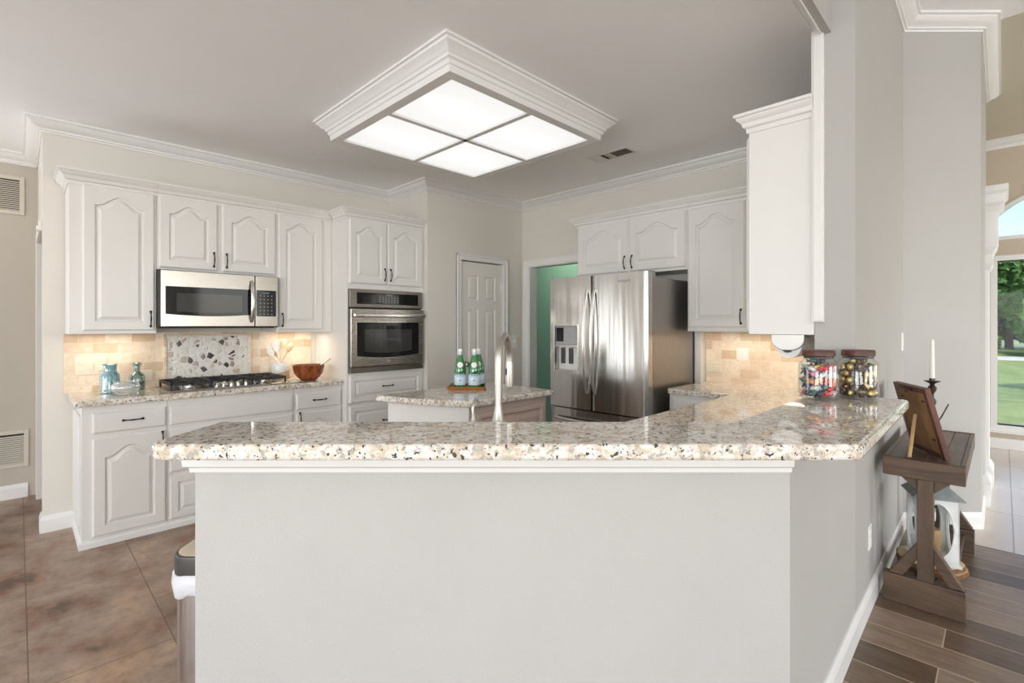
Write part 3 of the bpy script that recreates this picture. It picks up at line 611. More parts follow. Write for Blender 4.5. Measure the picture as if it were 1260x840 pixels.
# raised bar
XL, YF_, YB_ = -.985, 1.319, 1.643
def arc(c, r, a0, a1, n=6): return [(c[0] + r * math.cos(R(a0 + (a1 - a0) * i / n)), c[1] + r * math.sin(R(a0 + (a1 - a0) * i / n))) for i in range(n + 1)]
loc_pts = arc((XL + .05, YF_ + .05), .05, 180, 270)
bar = [F(*p) for p in loc_pts] + [(YF_ * S2 - .266, .266), (2.705, .285), (2.705, .635)]
bar += [(YB_ * S2 - .635, .635)] + [F(XL + .02, YB_)]
slab('bar_top', bar, 1.065, 1.110, 'raised speckled granite bar top on the half wall', .012)
# island
isl = [(1.725, 3.03), (1.80, 2.75), (1.862, 2.55), (1.925, 2.42), (2.005, 2.345), (2.80, 2.345), (2.80, 3.03)]
isl = [(1.725, 3.03)] + [(1.725 + .285 * t - .045 * math.sin(PI * t) , 3.03 - .685 * t) for t in [i / 12 for i in range(1, 12)]] + [(2.010, 2.345), (2.80, 2.345), (2.80, 3.03)]
slab('island_top', isl, CZ0 + .004, CZ1 + .004, 'granite island top with a bowed left end under the wooden tray')
it = thing('kitchen_island', 'kitchen island base with white left end and taupe panelled side', 'island', (2.3, 2.7, 0))
ib = MB(); ib.prism([(1.805 - 2.3, 2.985 - 2.7), (2.035 - 2.3, 2.40 - 2.7), (2.775 - 2.3, 2.40 - 2.7), (2.775 - 2.3, 2.985 - 2.7)], 0, CZ0 + .004); ib.build('body', M['island'], it, .003)
e0, e1 = Vector((1.805 - 2.3, 2.985 - 2.7)), Vector((2.035 - 2.3, 2.40 - 2.7)); en = (e1 - e0).normalized(); nn = Vector((en.y, -en.x))
q0, q1 = e0, e1
MB().prism([tuple(q0), tuple(q0 + nn * .012), tuple(q1 + nn * .012), tuple(q1)], .0, CZ0).build('end_panel', M['cab'], it, .002)
fm = MB().loops([[(a, b, c) for a, b, c in ((2.09 - 2.3 + i, 2.40 - 2.7 - y, .09 + i), (2.74 - 2.3 - i, 2.40 - 2.7 - y, .09 + i), (2.74 - 2.3 - i, 2.40 - 2.7 - y, .86 - i), (2.09 - 2.3 + i, 2.40 - 2.7 - y, .86 - i))] for i, y in ((0, 0), (0, .014), (.012, .018), (.03, .018), (.045, .006), (.06, .006), (.09, .014))])
fm.build('side_panel', M['island'], it)

# ------------------------------------------------------------------ backsplash
struct('trim_12', MB().box(.228, 1.975, 4.668, 4.6795, .950, 1.372), M['trav_u'], 'tumbled travertine tile backsplash behind the cooktop', 'backsplash')
struct('trim_13', MB().box(4.178, 4.1895, .645, 1.800, .950, 1.386), M['trav_v'], 'tumbled travertine tile backsplash right of the refrigerator', 'backsplash')
mo = thing('mosaic_panel', 'framed pebble mosaic panel on the wall above the cooktop', 'wall tile panel', (.83, 4.668, .952))
MB().box(0, .594, -.006, 0, 0, .388).build('pebbles', M['pebble'], mo)
MB().box(-.022, .616, -.014, 0, .388, .405).box(-.022, 0, -.014, 0, 0, .388).box(.594, .616, -.014, 0, 0, .388).build('frame', M['trav_u'], mo, .004)
m = MB().box(4.10, 4.189, 1.812, 1.868, 0, 1.885)
struct('trim_14', m, M['cab'], 'white filler strip between refrigerator and backsplash', 'filler strip', .002)

# ------------------------------------------------------------------ appliances
def badge(parent, x, y, z, r=.013):
    m = MB().lathe([(r, 0), (r, .003), (r * .82, .0036), (r * .80, .002), (0, .002)], seg=24)
    for a in range(4):
        p = [(r * .55 * math.cos(R(a * 90 + b)) * (1 - b / 400), r * .55 * math.sin(R(a * 90 + b)) * (1 - b / 400), .0028) for b in range(0, 130, 20)]; m.tube(p, r * .06, 5)
    o = m.build('badge', M['handle'], parent, smooth=40); o.location = (x, y, z); o.rotation_euler = (R(90), 0, 0); return o
# microwave
mw = thing('microwave', 'stainless over-the-range microwave with black glass door, above the cooktop', 'microwave', (.712, 4.268, 1.414))
MW, MH = .826, .420
MB().box(0, MW, .022, .41, .0, MH).build('body', M['black'], mw, .004)
def winpts(x0, x1, z0, z1, sag, n=10): return [(x0, z0)] + [(x0 + (x1 - x0) * i / n, z0 - sag * math.sin(PI * i / n)) for i in range(1, n)] + [(x1, z0), (x1, z1), (x0, z1)]
d = MB().box(.012, .640, 0, .022, .006, MH - .004).build('door', M['steel'], mw, .004)
MB().extrude_y(winpts(.040, .612, .098, .300, .014), -.003, .004).build('glass', M['blackglass'], d, .001)
MB().extrude_y(winpts(.108, .545, .118, .252, .008), -.0045, -.002).build('view_window', M['window_glass'], d)
P = []; 
for i in range(17):
    t = -1 + i / 8; P.append((.614, -.012 - .038 * (1 - t * t) ** .7, .205 + t * .165))
MB().tube(P, [.008 + .008 * (1 - abs(-1 + i / 8) ** 4) for i in range(17)], 12, .55).build('handle', M['handle'], mw, smooth=50)
cp = MB().box(.646, MW - .006, .0, .022, .006, MH - .004).build('control_panel', M['steel'], mw, .004)
MB().box(.652, MW - .022, -.003, .004, .088, .300).build('control_glass', M['blackglass'], cp, .001)
MB().box(.664, .788, -.0038, -.002, .098, .262).build('keypad', M['keypad'], cp)
MB().box(.69, .75, -.0038, -.002, .272, .284).build('clock_display', M['display'], cp)
badge(mw, .050, -.001, .048, .016)
MB().box(.03, MW - .03, .03, .36, -.006, .0).build('bottom_grille', M['dark'], mw)
# wall oven
ov = thing('wall_oven', 'stainless built-in wall oven with black glass door in the white tower', 'oven', (2.052, VT - .018, 1.008))
OW, OH = .764, .742
MB().box(.006, OW - .006, .020, .50, .004, OH - .004).build('body', M['black'], ov)
c = MB().box(0, OW, -.004, .020, .582, OH).build('control_panel', M['steel_dark'], ov, .004)
MB().box(.066, .710, -.007, 0, .612, .715).build('display_glass', M['blackglass'], c, .002)
MB().box(.270, .490, -.0078, -.006, .622, .692).build('keypad', M['keypad_small'], c); MB().box(.36, .42, -.0078, -.006, .694, .706).build('clock_display', M['display'], c)
d = MB().box(.002, OW - .002, -.020, .020, .050, .570).build('door', M['steel'], ov, .006)
MB().extrude_y(winpts(.058, .706, .148, .448, .022), -.0225, -.012).build('glass', M['blackglass'], d, .001)
MB().extrude_y(winpts(.058 - .006, .706 + .006, .142, .454, .022), -.021, -.012).build('glass_rim', M['handle'], d)
MB().extrude_y(winpts(.135, .630, .185, .385, .016), -.0240, -.0215).build('view_window', M['window_glass'], d)
hb = MB().box(.012, OW - .012, -.066, -.046, .494, .528).box(.030, .060, -.05, -.018, .500, .522).box(OW - .060, OW - .030, -.05, -.018, .500, .522).build('handle', M['handle'], ov, .008, seg=3)
MB().box(0, OW, -.012, .020, .0, .046).build('bottom_trim', M['steel_dark'], ov, .004)
badge(ov, .375, -.0205, .092, .015)
# refrigerator
fr = thing('refrigerator', 'large stainless french door refrigerator with water dispenser', 'refrigerator', (3.317, 2.820, 0), RZ)
FW, FH = .950, 1.835
MB().box(.006, FW - .006, .085, .80, .02, FH - .035).build('body', M['fside'], fr, .006)
def fdoor(x0, x1, z0, z1, hole=None):
    m = MB(); bow = .012
    def prof(n=10):
        xs_ = [x0 + (x1 - x0) * i / n for i in range(n + 1)]
        return [(x, -bow * math.sin(PI * (x / FW)) + .012 * max(0, 1 - (min(x - x0, x1 - x) / .018)) ** 2) for x in xs_]
    if not hole:
        pr = prof(28); m.prism(pr + [(x1, .075), (x0, .075)], z0, z1)
    else:
        hx0, hx1, hz0, hz1 = hole
        m.box(hx0, hx1, .055, .075, hz0, hz1)
        def part(a, b, c, d_):
            n = 8; pr = [(a + (b - a) * i / n, -bow * math.sin(PI * ((a + (b - a) * i / n) / FW))) for i in range(n + 1)]; m.prism(pr + [(b, .075), (a, .075)], c, d_)
        part(x0, hx0, z0, z1); part(hx1, x1, z0, z1); part(hx0, hx1, z0, hz0); part(hx0, hx1, hz1, z1)
    return m
SPL = .446
fd = fdoor(.003, SPL - .003, .735, FH, (.060, .305, 1.040, 1.425)).build('door', M['fridge'], fr, smooth=40)
fd2 = fdoor(SPL + .003, FW - .003, .735, FH).build('door', M['fridge'], fr, smooth=40)
dr = fdoor(.003, FW - .003, .06, .722).build('drawer', M['fridge'], fr, smooth=40)
def bowhandle(x, z0, z1):
    P = []; Rr = []
    for i in range(21):
        t = -1 + i / 10; P.append((x, -.018 - .052 * (1 - t * t) ** .75, (z0 + z1) / 2 + t * (z1 - z0) / 2)); Rr.append(.0135)
    return MB().tube(P, Rr, 12, .75)
bowhandle(SPL - .040, .87, 1.72).build('handle', M['handle'], fd, smooth=50)
bowhandle(SPL + .036, .87, 1.72).build('handle', M['handle'], fd2, smooth=50)
P = [(.08 + (FW - .16) * i / 20, -.02 - .05 * (1 - (-1 + i / 10) ** 2) ** .75, .64) for i in range(21)]
MB().tube(P, .0135, 12).build('handle', M['handle'], dr, smooth=50)
ds = MB(); ds.box(.060, .305, -.014, -.004, 1.425, 1.436).box(.060, .305, -.014, -.004, 1.029, 1.040).box(.050, .060, -.014, -.004, 1.029, 1.436).box(.305, .315, -.014, -.004, 1.029, 1.436)
dsp = ds.build('dispenser', M['steel_v'], fr, .002)
MB().box(.0605, .3045, .0, .056, 1.262, 1.4245).build('upper_panel', M['grey'], dsp, .004)
MB().box(.070, .150, -.004, .01, 1.29, 1.41).build('screen', M['blackglass'], dsp, .002)
MB().box(.0605, .3045, -.010, .050, 1.248, 1.262).build('ledge', M['handle'], dsp, .003)
for px in (.115, .200): MB().box(px - .020, px + .020, .030, .042, 1.10, 1.235).build('paddle', M['lid'], dsp, .004)
MB().box(.0605, .3045, .052, .0545, 1.042, 1.248).build('back_plate', M['white'], dsp)
MB().box(.064, .301, -.006, .05, 1.040, 1.050).build('drip_tray', M['steel_v'], dsp, .002)
MB().box(FW - .10, FW - .010, .030, .14, FH - .040, FH + .012).build('hinge_cover', M['grey'], fr, .008)
MB().box(.010, .10, .030, .14, FH - .040, FH + .012).build('hinge_cover', M['grey'], fr, .008)
MB().box(.70, .80, -.0115, -.006, 1.765, 1.782).build('badge', M['grey'], fr, .002)
# cooktop
ct = thing('gas_cooktop', 'stainless gas cooktop with black cast iron grates on the granite', 'cooktop', (.757, 4.190, CZ1))
CW, CD = .885, .430
MB().box(0, CW, 0, CD, 0, .010).build('tray', M['steel'], ct, .005)
for bx, by, br in ((.16, .12, .040), (.16, .31, .034), (.44, .23, .052), (.72, .31, .040), (.72, .13, .034)):
    b = MB().lathe([(br * 1.25, .010), (br * 1.2, .016), (br, .018), (br, .028), (br * .9, .030), (br * .88, .036), (0, .038)], (bx, by, 0), 24).build('burner', M['handle'], ct, smooth=40)
    MB().lathe([(br * .8, .038), (br * .82, .044), (br * .7, .047), (0, .048)], (bx, by, 0), 24).build('burner_cap', M['castiron'], b, smooth=40)
for gx0, gx1 in ((.015, .300), (.585, .870)):
    g = MB(); z0, z1 = .048, .062
    for yy in (.020, .205, .410): g.box(gx0, gx1, yy - .007, yy + .007, z0 - .006, z1)
    for xx in (gx0, (gx0 + gx1) / 2 - .007, gx1 - .014): g.box(xx, xx + .014, .013, .417, z0 - .006, z1)
    for cx_, cy_ in (((gx0 + gx1) / 2, .115), ((gx0 + gx1) / 2, .310)):
        for a in range(8):
            m4 = Matrix.Translation((cx_, cy_, 0)) @ Matrix.Rotation(R(45 * a + 22), 4, 'Z'); g.box(.022, .105, -.005, .005, z0, z1 + .004, m4)
    for xx in (gx0, gx1 - .014):
        for yy in (.013, .403): g.box(xx, xx + .014, yy, yy + .014, .010, z0)
    g.build('grate', M['castiron'], ct, .003)
g = MB(); z0, z1 = .048, .062
for yy in (.150, .405): g.box(.310, .575, yy - .007, yy + .007, z0 - .006, z1)
for xx in (.310, .436, .561): g.box(xx, xx + .014, .143, .417, z0 - .006, z1)
for a in range(8): g.box(.03, .12, -.005, .005, z0, z1 + .004, Matrix.Translation((.44, .275, 0)) @ Matrix.Rotation(R(45 * a + 22), 4, 'Z'))
for xx in (.310, .561):
    for yy in (.143, .403): g.box(xx, xx + .014, yy, yy + .014, .010, z0)
g.build('grate', M['castiron'], ct, .003)
for i in range(5):
    kx = .335 + i * .055
    MB().lathe([(.020, .010), (.020, .014), (.016, .016), (.0145, .036), (.012, .039), (0, .039)], (kx, .070 if i % 2 else .050, 0), 18).build('control_knob', M['handle'], ct, smooth=40)

ct.scale = (.94, 1, 1)
# ceiling light box
cl = thing('ceiling_light', 'large square white moulded ceiling light box with four lit panels', 'ceiling light', (2.19, 2.634, ZK))
A0, A1, B0, B1 = 1.54 - 2.19, 2.845 - 2.19, 1.973 - 2.634, 3.295 - 2.634; zb = -.142
PROF = [(0, -.001), (.092, -.001), (.092, -.014), (.080, -.018), (.078, -.030), (.062, -.040), (.050, -.056), (.034, -.066), (.032, -.078), (.020, -.084), (.016, -.104), (.008, -.108), (.006, zb), (0, zb)]
MB().sweep([(A0, B1), (A1, B1), (A1, B0), (A0, B0)][::-1], PROF, True).build('crown_box', M['trim'], cl, smooth=30)
fb = .058; mu = .040; cx_, cy_ = (A0 + A1) / 2, (B0 + B1) / 2
g = MB().box(A0, A1, B0, B0 + fb, zb, zb + .02).box(A0, A1, B1 - fb, B1, zb, zb + .02).box(A0, A0 + fb, B0 + fb, B1 - fb, zb, zb + .02).box(A1 - fb, A1, B0 + fb, B1 - fb, zb, zb + .02)
g.box(cx_ - mu / 2, cx_ + mu / 2, B0 + fb, B1 - fb, zb, zb + .02).box(A0 + fb, A1 - fb, cy_ - mu / 2, cy_ + mu / 2, zb, zb + .02)
g.build('panel_frame', M['trim'], cl, .004)
for xa, xb in ((A0 + fb, cx_ - mu / 2), (cx_ + mu / 2, A1 - fb)):
    for ya, yb in ((B0 + fb, cy_ - mu / 2), (cy_ + mu / 2, B1 - fb)):
        MB().box(xa - .004, xb + .004, ya - .004, yb + .004, zb + .014, zb + .018).build('diffuser_panel', M['panel_light'], cl)
        ym = (ya + yb) / 2
        MB().tube([(xa + .02, ym, zb + .085), (xb - .02, ym, zb + .085)], .013, 10).build('fluorescent_tube', M['tube'], cl, smooth=50)
# under-cabinet lights
WARM = (1, .87, .70)
for (x, y, sx, sy, e, rz) in ((.46, 4.50, .36, .08, 1.0, 0), (1.78, 4.50, .30, .08, 1.15, 0), (3.98, 1.35, .08, .75, 1.7, 0), (3.3, .80, 1.0, .08, 2.0, 0)):
    lamp('under_cabinet_light', 'AREA', (x, y, 1.362), (0, 0, 0), e, WARM, shape='RECTANGLE', size=sx, size_y=sy)

# ------------------------------------------------------------------ wall plates and grilles
def plate(name, label, loc, rz, w, h, kind, mat, cat):
    t = thing(name, label, cat, loc, rz)
    MB().box(-w / 2, w / 2, -.006, 0, -h / 2, h / 2).build('cover_plate', mat, t, .002)
    if kind == 'rocker': MB().box(-.017, .017, -.010, -.005, -.033, .033).build('rocker', mat, t, .002)
    elif kind == 'toggle': MB().box(-.006, .006, -.020, -.005, -.012, .008).build('toggle', mat, t, .002)
    elif kind == 'outlet':
        for dz in (-.022, .022):
            MB().box(-.017, .017, -.009, -.005, dz - .016, dz + .016).build('socket', mat, t, .003)
    elif kind == 'flat_outlet':
        for dx in (-.028, .028): MB().box(dx - .018, dx + .018, -.009, -.005, -.018, .018).build('socket', mat, t, .003)
    elif kind == 'gang':
        for dx in (-.055, .055):
            for dz in (-.024, .024): MB().box(dx - .018, dx + .018, -.009, -.005, dz - .017, dz + .017).build('socket', mat, t, .003)
        MB().box(-.010, .010, -.016, -.005, -.030, .030).build('rocker', mat, t, .002)
    return t
plate('electrical_outlet', 'wide cream outlet and switch plate on the tiles behind the aqua bottle', (.376, 4.668, 1.138), 0, .180, .130, 'gang', M['cream'], 'outlet')
plate('electrical_outlet', 'cream sideways outlet plate behind the green glass bottle', (.680, 4.668, 1.045), 0, .118, .082, 'flat_outlet', M['cream'], 'outlet')
plate('electrical_outlet', 'cream sideways outlet plate on the tiles right of the refrigerator', (4.178, 1.735, 1.072), RZ, .124, .076, 'flat_outlet', M['cream'], 'outlet')
plate('light_switch', 'white switch plate on the tiles above the right counter', (4.178, 1.500, 1.195), RZ, .095, .098, 'rocker', M['white'], 'switch')
plate('light_switch', 'white switch plate between pantry door and corner', (4.060, 3.995, 1.245), 0, .072, .150, 'toggle', M['white'], 'switch')
ang = math.atan2(WB[1] - WA[1], WB[0] - WA[0])
def on_grey(u): return WA[1] + (WB[1] - WA[1]) * (u - WA[0]) / (WB[0] - WA[0])
plate('light_switch', 'white switch plate on the grey wall above the console table', (4.33, on_grey(4.33), 1.315), ang, .085, .125, 'rocker', M['white'], 'switch')
plate('electrical_outlet', 'white outlet plate low on the grey peninsula wall', (3.06, on_grey(3.06), .355), ang, .075, .120, 'outlet', M['white'], 'outlet')
def grille(label, loc, w, h):
    t = thing('air_return_grille', label, 'air vent', loc)
    MB().box(0, .03, -.012, 0, 0, h).box(w - .03, w, -.012, 0, 0, h).box(.03, w - .03, -.012, 0, 0, .03).box(.03, w - .03, -.012, 0, h - .03, h).build('frame', M['louver'], t, .003)
    MB().box(.03, w - .03, -.002, 0, .03, h - .03).build('duct_backing', M['dark'], t)
    m = MB(); n = int((h - .06) / .0165)
    for i in range(n):
        z = .032 + i * .0165; m.loops([[(x, y, zz) for x, y, zz in ((xx, -.002, z + .010), (xx, -.0105, z), (xx, -.0105, z + .002), (xx, -.002, z + .012))] for xx in (.03, w - .03)])
    m.build('louvers', M['louver'], t)
    return t
grille('large tan return air grille high on the far left hall wall', (-.560, 5.78, 2.345), .600, .315)
grille('large tan return air grille low on the far left hall wall', (-.535, 5.78, .255), .600, .305)
cv = thing('ceiling_vent', 'small white supply air vent in the ceiling right of the light box', 'air vent', (3.50, 2.30, ZK))
m = MB(); w, l = .19, .40
m.box(-w / 2, -w / 2 + .03, -l / 2, l / 2, -.008, 0).box(w / 2 - .03, w / 2, -l / 2, l / 2, -.008, 0).box(-w / 2 + .03, w / 2 - .03, -l / 2, -l / 2 + .03, -.008, 0).box(-w / 2 + .03, w / 2 - .03, l / 2 - .03, l / 2, -.008, 0).box(-w / 2 + .03, w / 2 - .03, -.006, .006, -.008, 0)
m.box(-w / 2 + .03, w / 2 - .03, .085, l / 2 - .03, -.007, 0)
m.build('frame', M['trim'], cv, .003)
MB().box(-w / 2 + .03, w / 2 - .03, -l / 2 + .03, .085, -.001, 0).build('duct_opening', M['dark'], cv)
m = MB()
for i in range(14):
    y = -l / 2 + .036 + i * .0155
    if y > .08: break
    tilt = .006 if y > 0 else -.006
    m.loops([[(xx, y, -.001), (xx, y + .002, -.001), (xx, y + .002 + tilt, -.008), (xx, y + tilt, -.008)] for xx in (-w / 2 + .03, w / 2 - .03)])
m.build('blades', M['louver'], cv)

# paper towel holder under the right cabinet
pt = thing('paper_towel_holder', 'white under-cabinet paper towel holder with rounded end plate', 'paper towel holder', (2.70, .757, 1.382))
pl = [(-.073, 0), (.073, 0), (.073, -.022)] + [(.073 * math.cos(R(a)), -.022 - .055 * math.sin(R(a))) for a in range(12, 180, 12)] + [(-.073, -.022)]
MB().extrude_x(pl, 0, .010).build('end_plate', M['white'], pt, .002)
MB().extrude_x([(y * .97, z) for y, z in pl], .30, .31).build('end_plate', M['white'], pt, .002)
MB().extrude_x([(y * 1.03, z * 1.03) for y, z in pl], .006, .014).build('plate_rim', M['lid'], pt)
kn = [(-.020, -.074)] + [(.020 * math.cos(R(a)), -.074 - .014 * math.sin(R(a))) for a in range(180, -1, -20)]
MB().extrude_x(kn, -.003, .012).build('knob', M['black'], pt)
o = MB().lathe([(.0, 0), (.056, 0), (.056, .275), (0, .275)], seg=32).build('paper_towel_roll', M['paper'], None, smooth=40); o.location = (2.722, .757, 1.323); o.rotation_euler = (0, R(90), 0)
tag(o, 'white paper towel roll held under the right cabinet', 'paper towel')

# ------------------------------------------------------------------ sink side: faucet and dispenser
fx, fy = F(-.044, 1.80)
fa = thing('kitchen_faucet', 'tall brushed nickel gooseneck faucet behind the granite bar', 'faucet', (fx, fy, CZ1))
MB().lathe([(.031, 0), (.031, .010), (.029, .014), (.0285, .10), (.026, .125), (.018, .155), (.0150, .175), (.0148, .19)], seg=24).build('base', M['nickel'], fa, smooth=50)
dv = Vector((*F(.040, .190), 0)); dl = dv.length; dn = dv / dl; r_ = dl / 2; zt = .338
P = [Vector((0, 0, .17)), Vector((0, 0, .25)), Vector((0, 0, zt))] + [dn * (r_ - r_ * math.cos(R(a))) + Vector((0, 0, zt + r_ * 1.05 * math.sin(R(a)))) for a in range(12, 181, 12)] + [dn * dl + Vector((0, 0, zt - .02))]
MB().tube(P, .0145, 14).build('gooseneck', M['nickel'], fa, smooth=60)
P = [dn * dl + Vector((0, 0, z)) for z in (zt - .005, zt - .02, zt - .08, zt - .105)]
sh = MB().tube(P, [.0155, .017, .018, .016], 16).build('spray_head', M['nickel'], fa, smooth=50)
bv = Vector((*F(-.8, -.6), 0)).normalized()
b = MB().ball((0, 0, 0), .012, 12, 1.6).build('button', M['black'], sh, smooth=60); b.location = dn * dl + bv * .013 + Vector((0, 0, zt - .045)); b.scale = (.6, .6, 1)
lv = Vector((*F(.95, .1), 0)).normalized()
MB().tube([lv * .02 + Vector((0, 0, .06)), lv * .045 + Vector((0, 0, .06)), lv * .06 + Vector((0, 0, .075)), lv * .105 + Vector((0, 0, .10))], [.013, .013, .007, .006], 10).build('lever', M['nickel'], fa, smooth=50)
sx, sy = F(-.134, 1.79)
so = thing('soap_dispenser', 'slim nickel soap dispenser left of the tall faucet', 'soap dispenser', (sx, sy, CZ1))
MB().lathe([(.022, 0), (.022, .10), (.020, .118), (.010, .136), (.007, .146), (.007, .16)], seg=20).build('base', M['nickel'], so, smooth=50)
MB().tube([Vector((0, 0, .15)), Vector((*F(-.003, 0), .175)), Vector((*F(.0, .004), .195)), Vector((*F(.006, .03), .205)), Vector((*F(.010, .055), .200))], [.0055, .0055, .006, .006, .005], 10).build('spout', M['nickel'], so, smooth=50)

# ------------------------------------------------------------------ island tray and bottles
ITZ = CZ1 + .004
tx, ty = F(-.325, 3.715)
tr = thing('serving_tray', 'small rectangular acacia wood tray holding three green bottles', 'tray', (tx, ty, ITZ), R(-45))
w, d = .280, .250
m = MB(); m.loops([[(sx_ * (w / 2 - i), sy_ * (d / 2 - i), z) for sx_, sy_ in ((-1, -1), (1, -1), (1, 1), (-1, 1))] for i, z in ((.012, 0), (0, .024), (.010, .024), (.018, .009))]); m.build('tray_body', M['tray'], tr, .002)
BPROF = [(.041, 0), (.0435, .004), (.0435, .125), (.042, .145), (.034, .180), (.022, .222), (.0155, .248), (.0150, .262)]
def make_bottle(label):
    t = thing('water_bottle', label, 'bottle', (0, 0, 0), 0, 'green bottles on the island tray')
    MB().lathe(BPROF, seg=32).build('glass_body', M['bottle'], t, smooth=50)
    lb = MB().lathe([(.0437, .022), (.0440, .0225), (.0440, .104), (.0437, .1045)], seg=40, cap0=False, cap1=False).build('body_label', M['blabel'], t, smooth=40)
    MB().lathe([(.0441, .096), (.0443, .0965), (.0443, .101), (.0441, .1015)], seg=40, cap0=False, cap1=False).build('label_band', M['navy'], lb)
    cu = bpy.data.curves.new('lettering', 'FONT'); cu.body = 'S.PELLEGRINO'; cu.size = .0105; cu.align_x = 'CENTER'; cu.extrude = 0
    to = bpy.data.objects.new('lettering', cu); COL.objects.link(to); bpy.context.view_layer.update()
    me = bpy.data.meshes.new_from_object(to.evaluated_get(bpy.context.evaluated_depsgraph_get())); bpy.data.objects.remove(to)
    for v in me.vertices:
        a = v.co.x / .0446; z = v.co.y + .082; v.co = (.0446 * math.sin(a), -.0446 * math.cos(a), z)
    me.materials.append(M['navy']); lo = bpy.data.objects.new('lettering', me); COL.objects.link(lo); lo.parent = lb
    st = MB(); pts = []
    for k in range(10):
        rr = .0095 if k % 2 == 0 else .0040; a = R(90 + 36 * k); pts.append((rr * math.cos(a), rr * math.sin(a)))
    vs_ = [st.v((.0447 * math.sin(x / .0447), -.0447 * math.cos(x / .0447), .058 + z)) for x, z in pts]; c0 = st.v((0, -.0449, .058))
    for k in range(10): st.face([vs_[k], vs_[(k + 1) % 10], c0])
    st.build('star_emblem', M['star'], lb)
    L = []
    for rr in (.021, .0):
        L.append([((.0385 + .0) * math.sin(rr * math.cos(R(a)) / .036), -(.0372 - .30 * (rr * .95 * math.sin(R(a)))) * math.cos(rr * math.cos(R(a)) / .036) - .0012, .172 + rr * .95 * math.sin(R(a))) for a in range(0, 360, 15)])
    MB().loops(L, False, True).build('neck_label', M['white'], t, smooth=60)
    cp = MB().lathe([(.0165, .222), (.0160, .262), (.0168, .264), (.0168, .268)], seg=20, cap0=False).build('foil_collar', M['bcap'], t, smooth=50)
    MB().lathe([(.0168, .268), (.0172, .270), (.0172, .286), (.0155, .289), (0, .289)], seg=24).build('cap', M['white'], t, smooth=40)
    return t
b0 = make_bottle('green glass water bottle at the left end of the wooden tray')
spots = [((-.377, 3.70), 'green glass water bottle at the left end of the wooden tray'), ((-.270, 3.69), 'green glass water bottle at the front right of the tray, overlapping the one behind'), ((-.243, 3.785), 'green glass water bottle standing behind the front right bottle on the tray')]
for i, ((X, Y), lab) in enumerate(spots):
    o = b0 if i == 0 else dup(b0, label=lab); o.location = (*F(X, Y), ITZ + .009); o.rotation_euler = (0, 0, R(-45 + 6 - 5 * i))

# ------------------------------------------------------------------ left counter things
def lathe_thing(name, label, cat, loc, prof, mat, seg=36, flute=0, part='body'):
    t = thing(name, label, cat, loc); L = []
    for r, z in prof:
        L.append([(max(r, 1e-4) * (1 + flute * math.cos(i * PI)) * math.cos(2 * PI * i / seg), max(r, 1e-4) * (1 + flute * math.cos(i * PI)) * math.sin(2 * PI * i / seg), z) for i in range(seg)])
    MB().loops(L).build(part, mat, t, smooth=35); return t
ab = lathe_thing('glass_bottle', 'ribbed aqua glass bottle with wide neck on the left granite counter', 'bottle', (.462, 4.475, CZ1), [(.050, 0), (.056, .006), (.056, .118), (.050, .136), (.040, .146), (.037, .160), (.038, .195), (.043, .204), (.040, .206), (.034, .196), (.033, .162), (.046, .134), (.051, .112), (.050, .012), (0, .010)], M['blueglass'], 32, .025)
gb = lathe_thing('glass_bottle', 'round sage green glass bottle with narrow neck beside the cooktop', 'bottle', (.625, 4.555, CZ1), [(.040, 0), (.050, .008), (.052, .09), (.046, .112), (.026, .132), (.021, .142), (.021, .180), (.030, .188), (.030, .198), (.024, .204), (.018, .200), (.018, .140), (.042, .108), (.048, .086), (.046, .012), (0, .010)], M['greenglass'], 32)
wb = lathe_thing('fluted_glass_bowl', 'clear fluted round glass bowl in front of the aqua bottle', 'bowl', (.525, 4.275, CZ1), [(.036, 0), (.044, .003), (.060, .014), (.078, .038), (.082, .056), (.074, .076), (.058, .088), (.060, .094), (.056, .094), (.054, .086), (.070, .074), (.077, .056), (.073, .040), (.056, .018), (0, .010)], M['bowlglass'], 40, .02)
ck = thing('utensil_crock', 'white dipped clay crock full of spoons right of the cooktop', 'crock', (1.640, 4.520, CZ1))
ck.location = (1.668, 4.587, CZ1)
def slanted(prof, tilt): return [[(r * math.cos(2 * PI * i / 32), r * math.sin(2 * PI * i / 32), z + (tl * (r * math.cos(2 * PI * i / 32 + R(10)))) ) for i in range(32)] for r, z, tl in prof]
MB().loops(slanted([(.070, 0, 0), (.0745, .006, 0), (.0745, .066, .26)], 1)).build('clay_base', M['clay'], ck, smooth=40)
MB().loops(slanted([(.0748, .064, .26), (.0755, .067, .26), (.0765, .142, 0), (.0745, .146, 0), (.070, .144, 0), (.068, .075, 0), (.0, .070, 0)], 1)).build('glazed_rim', M['crock'], ck, smooth=40)
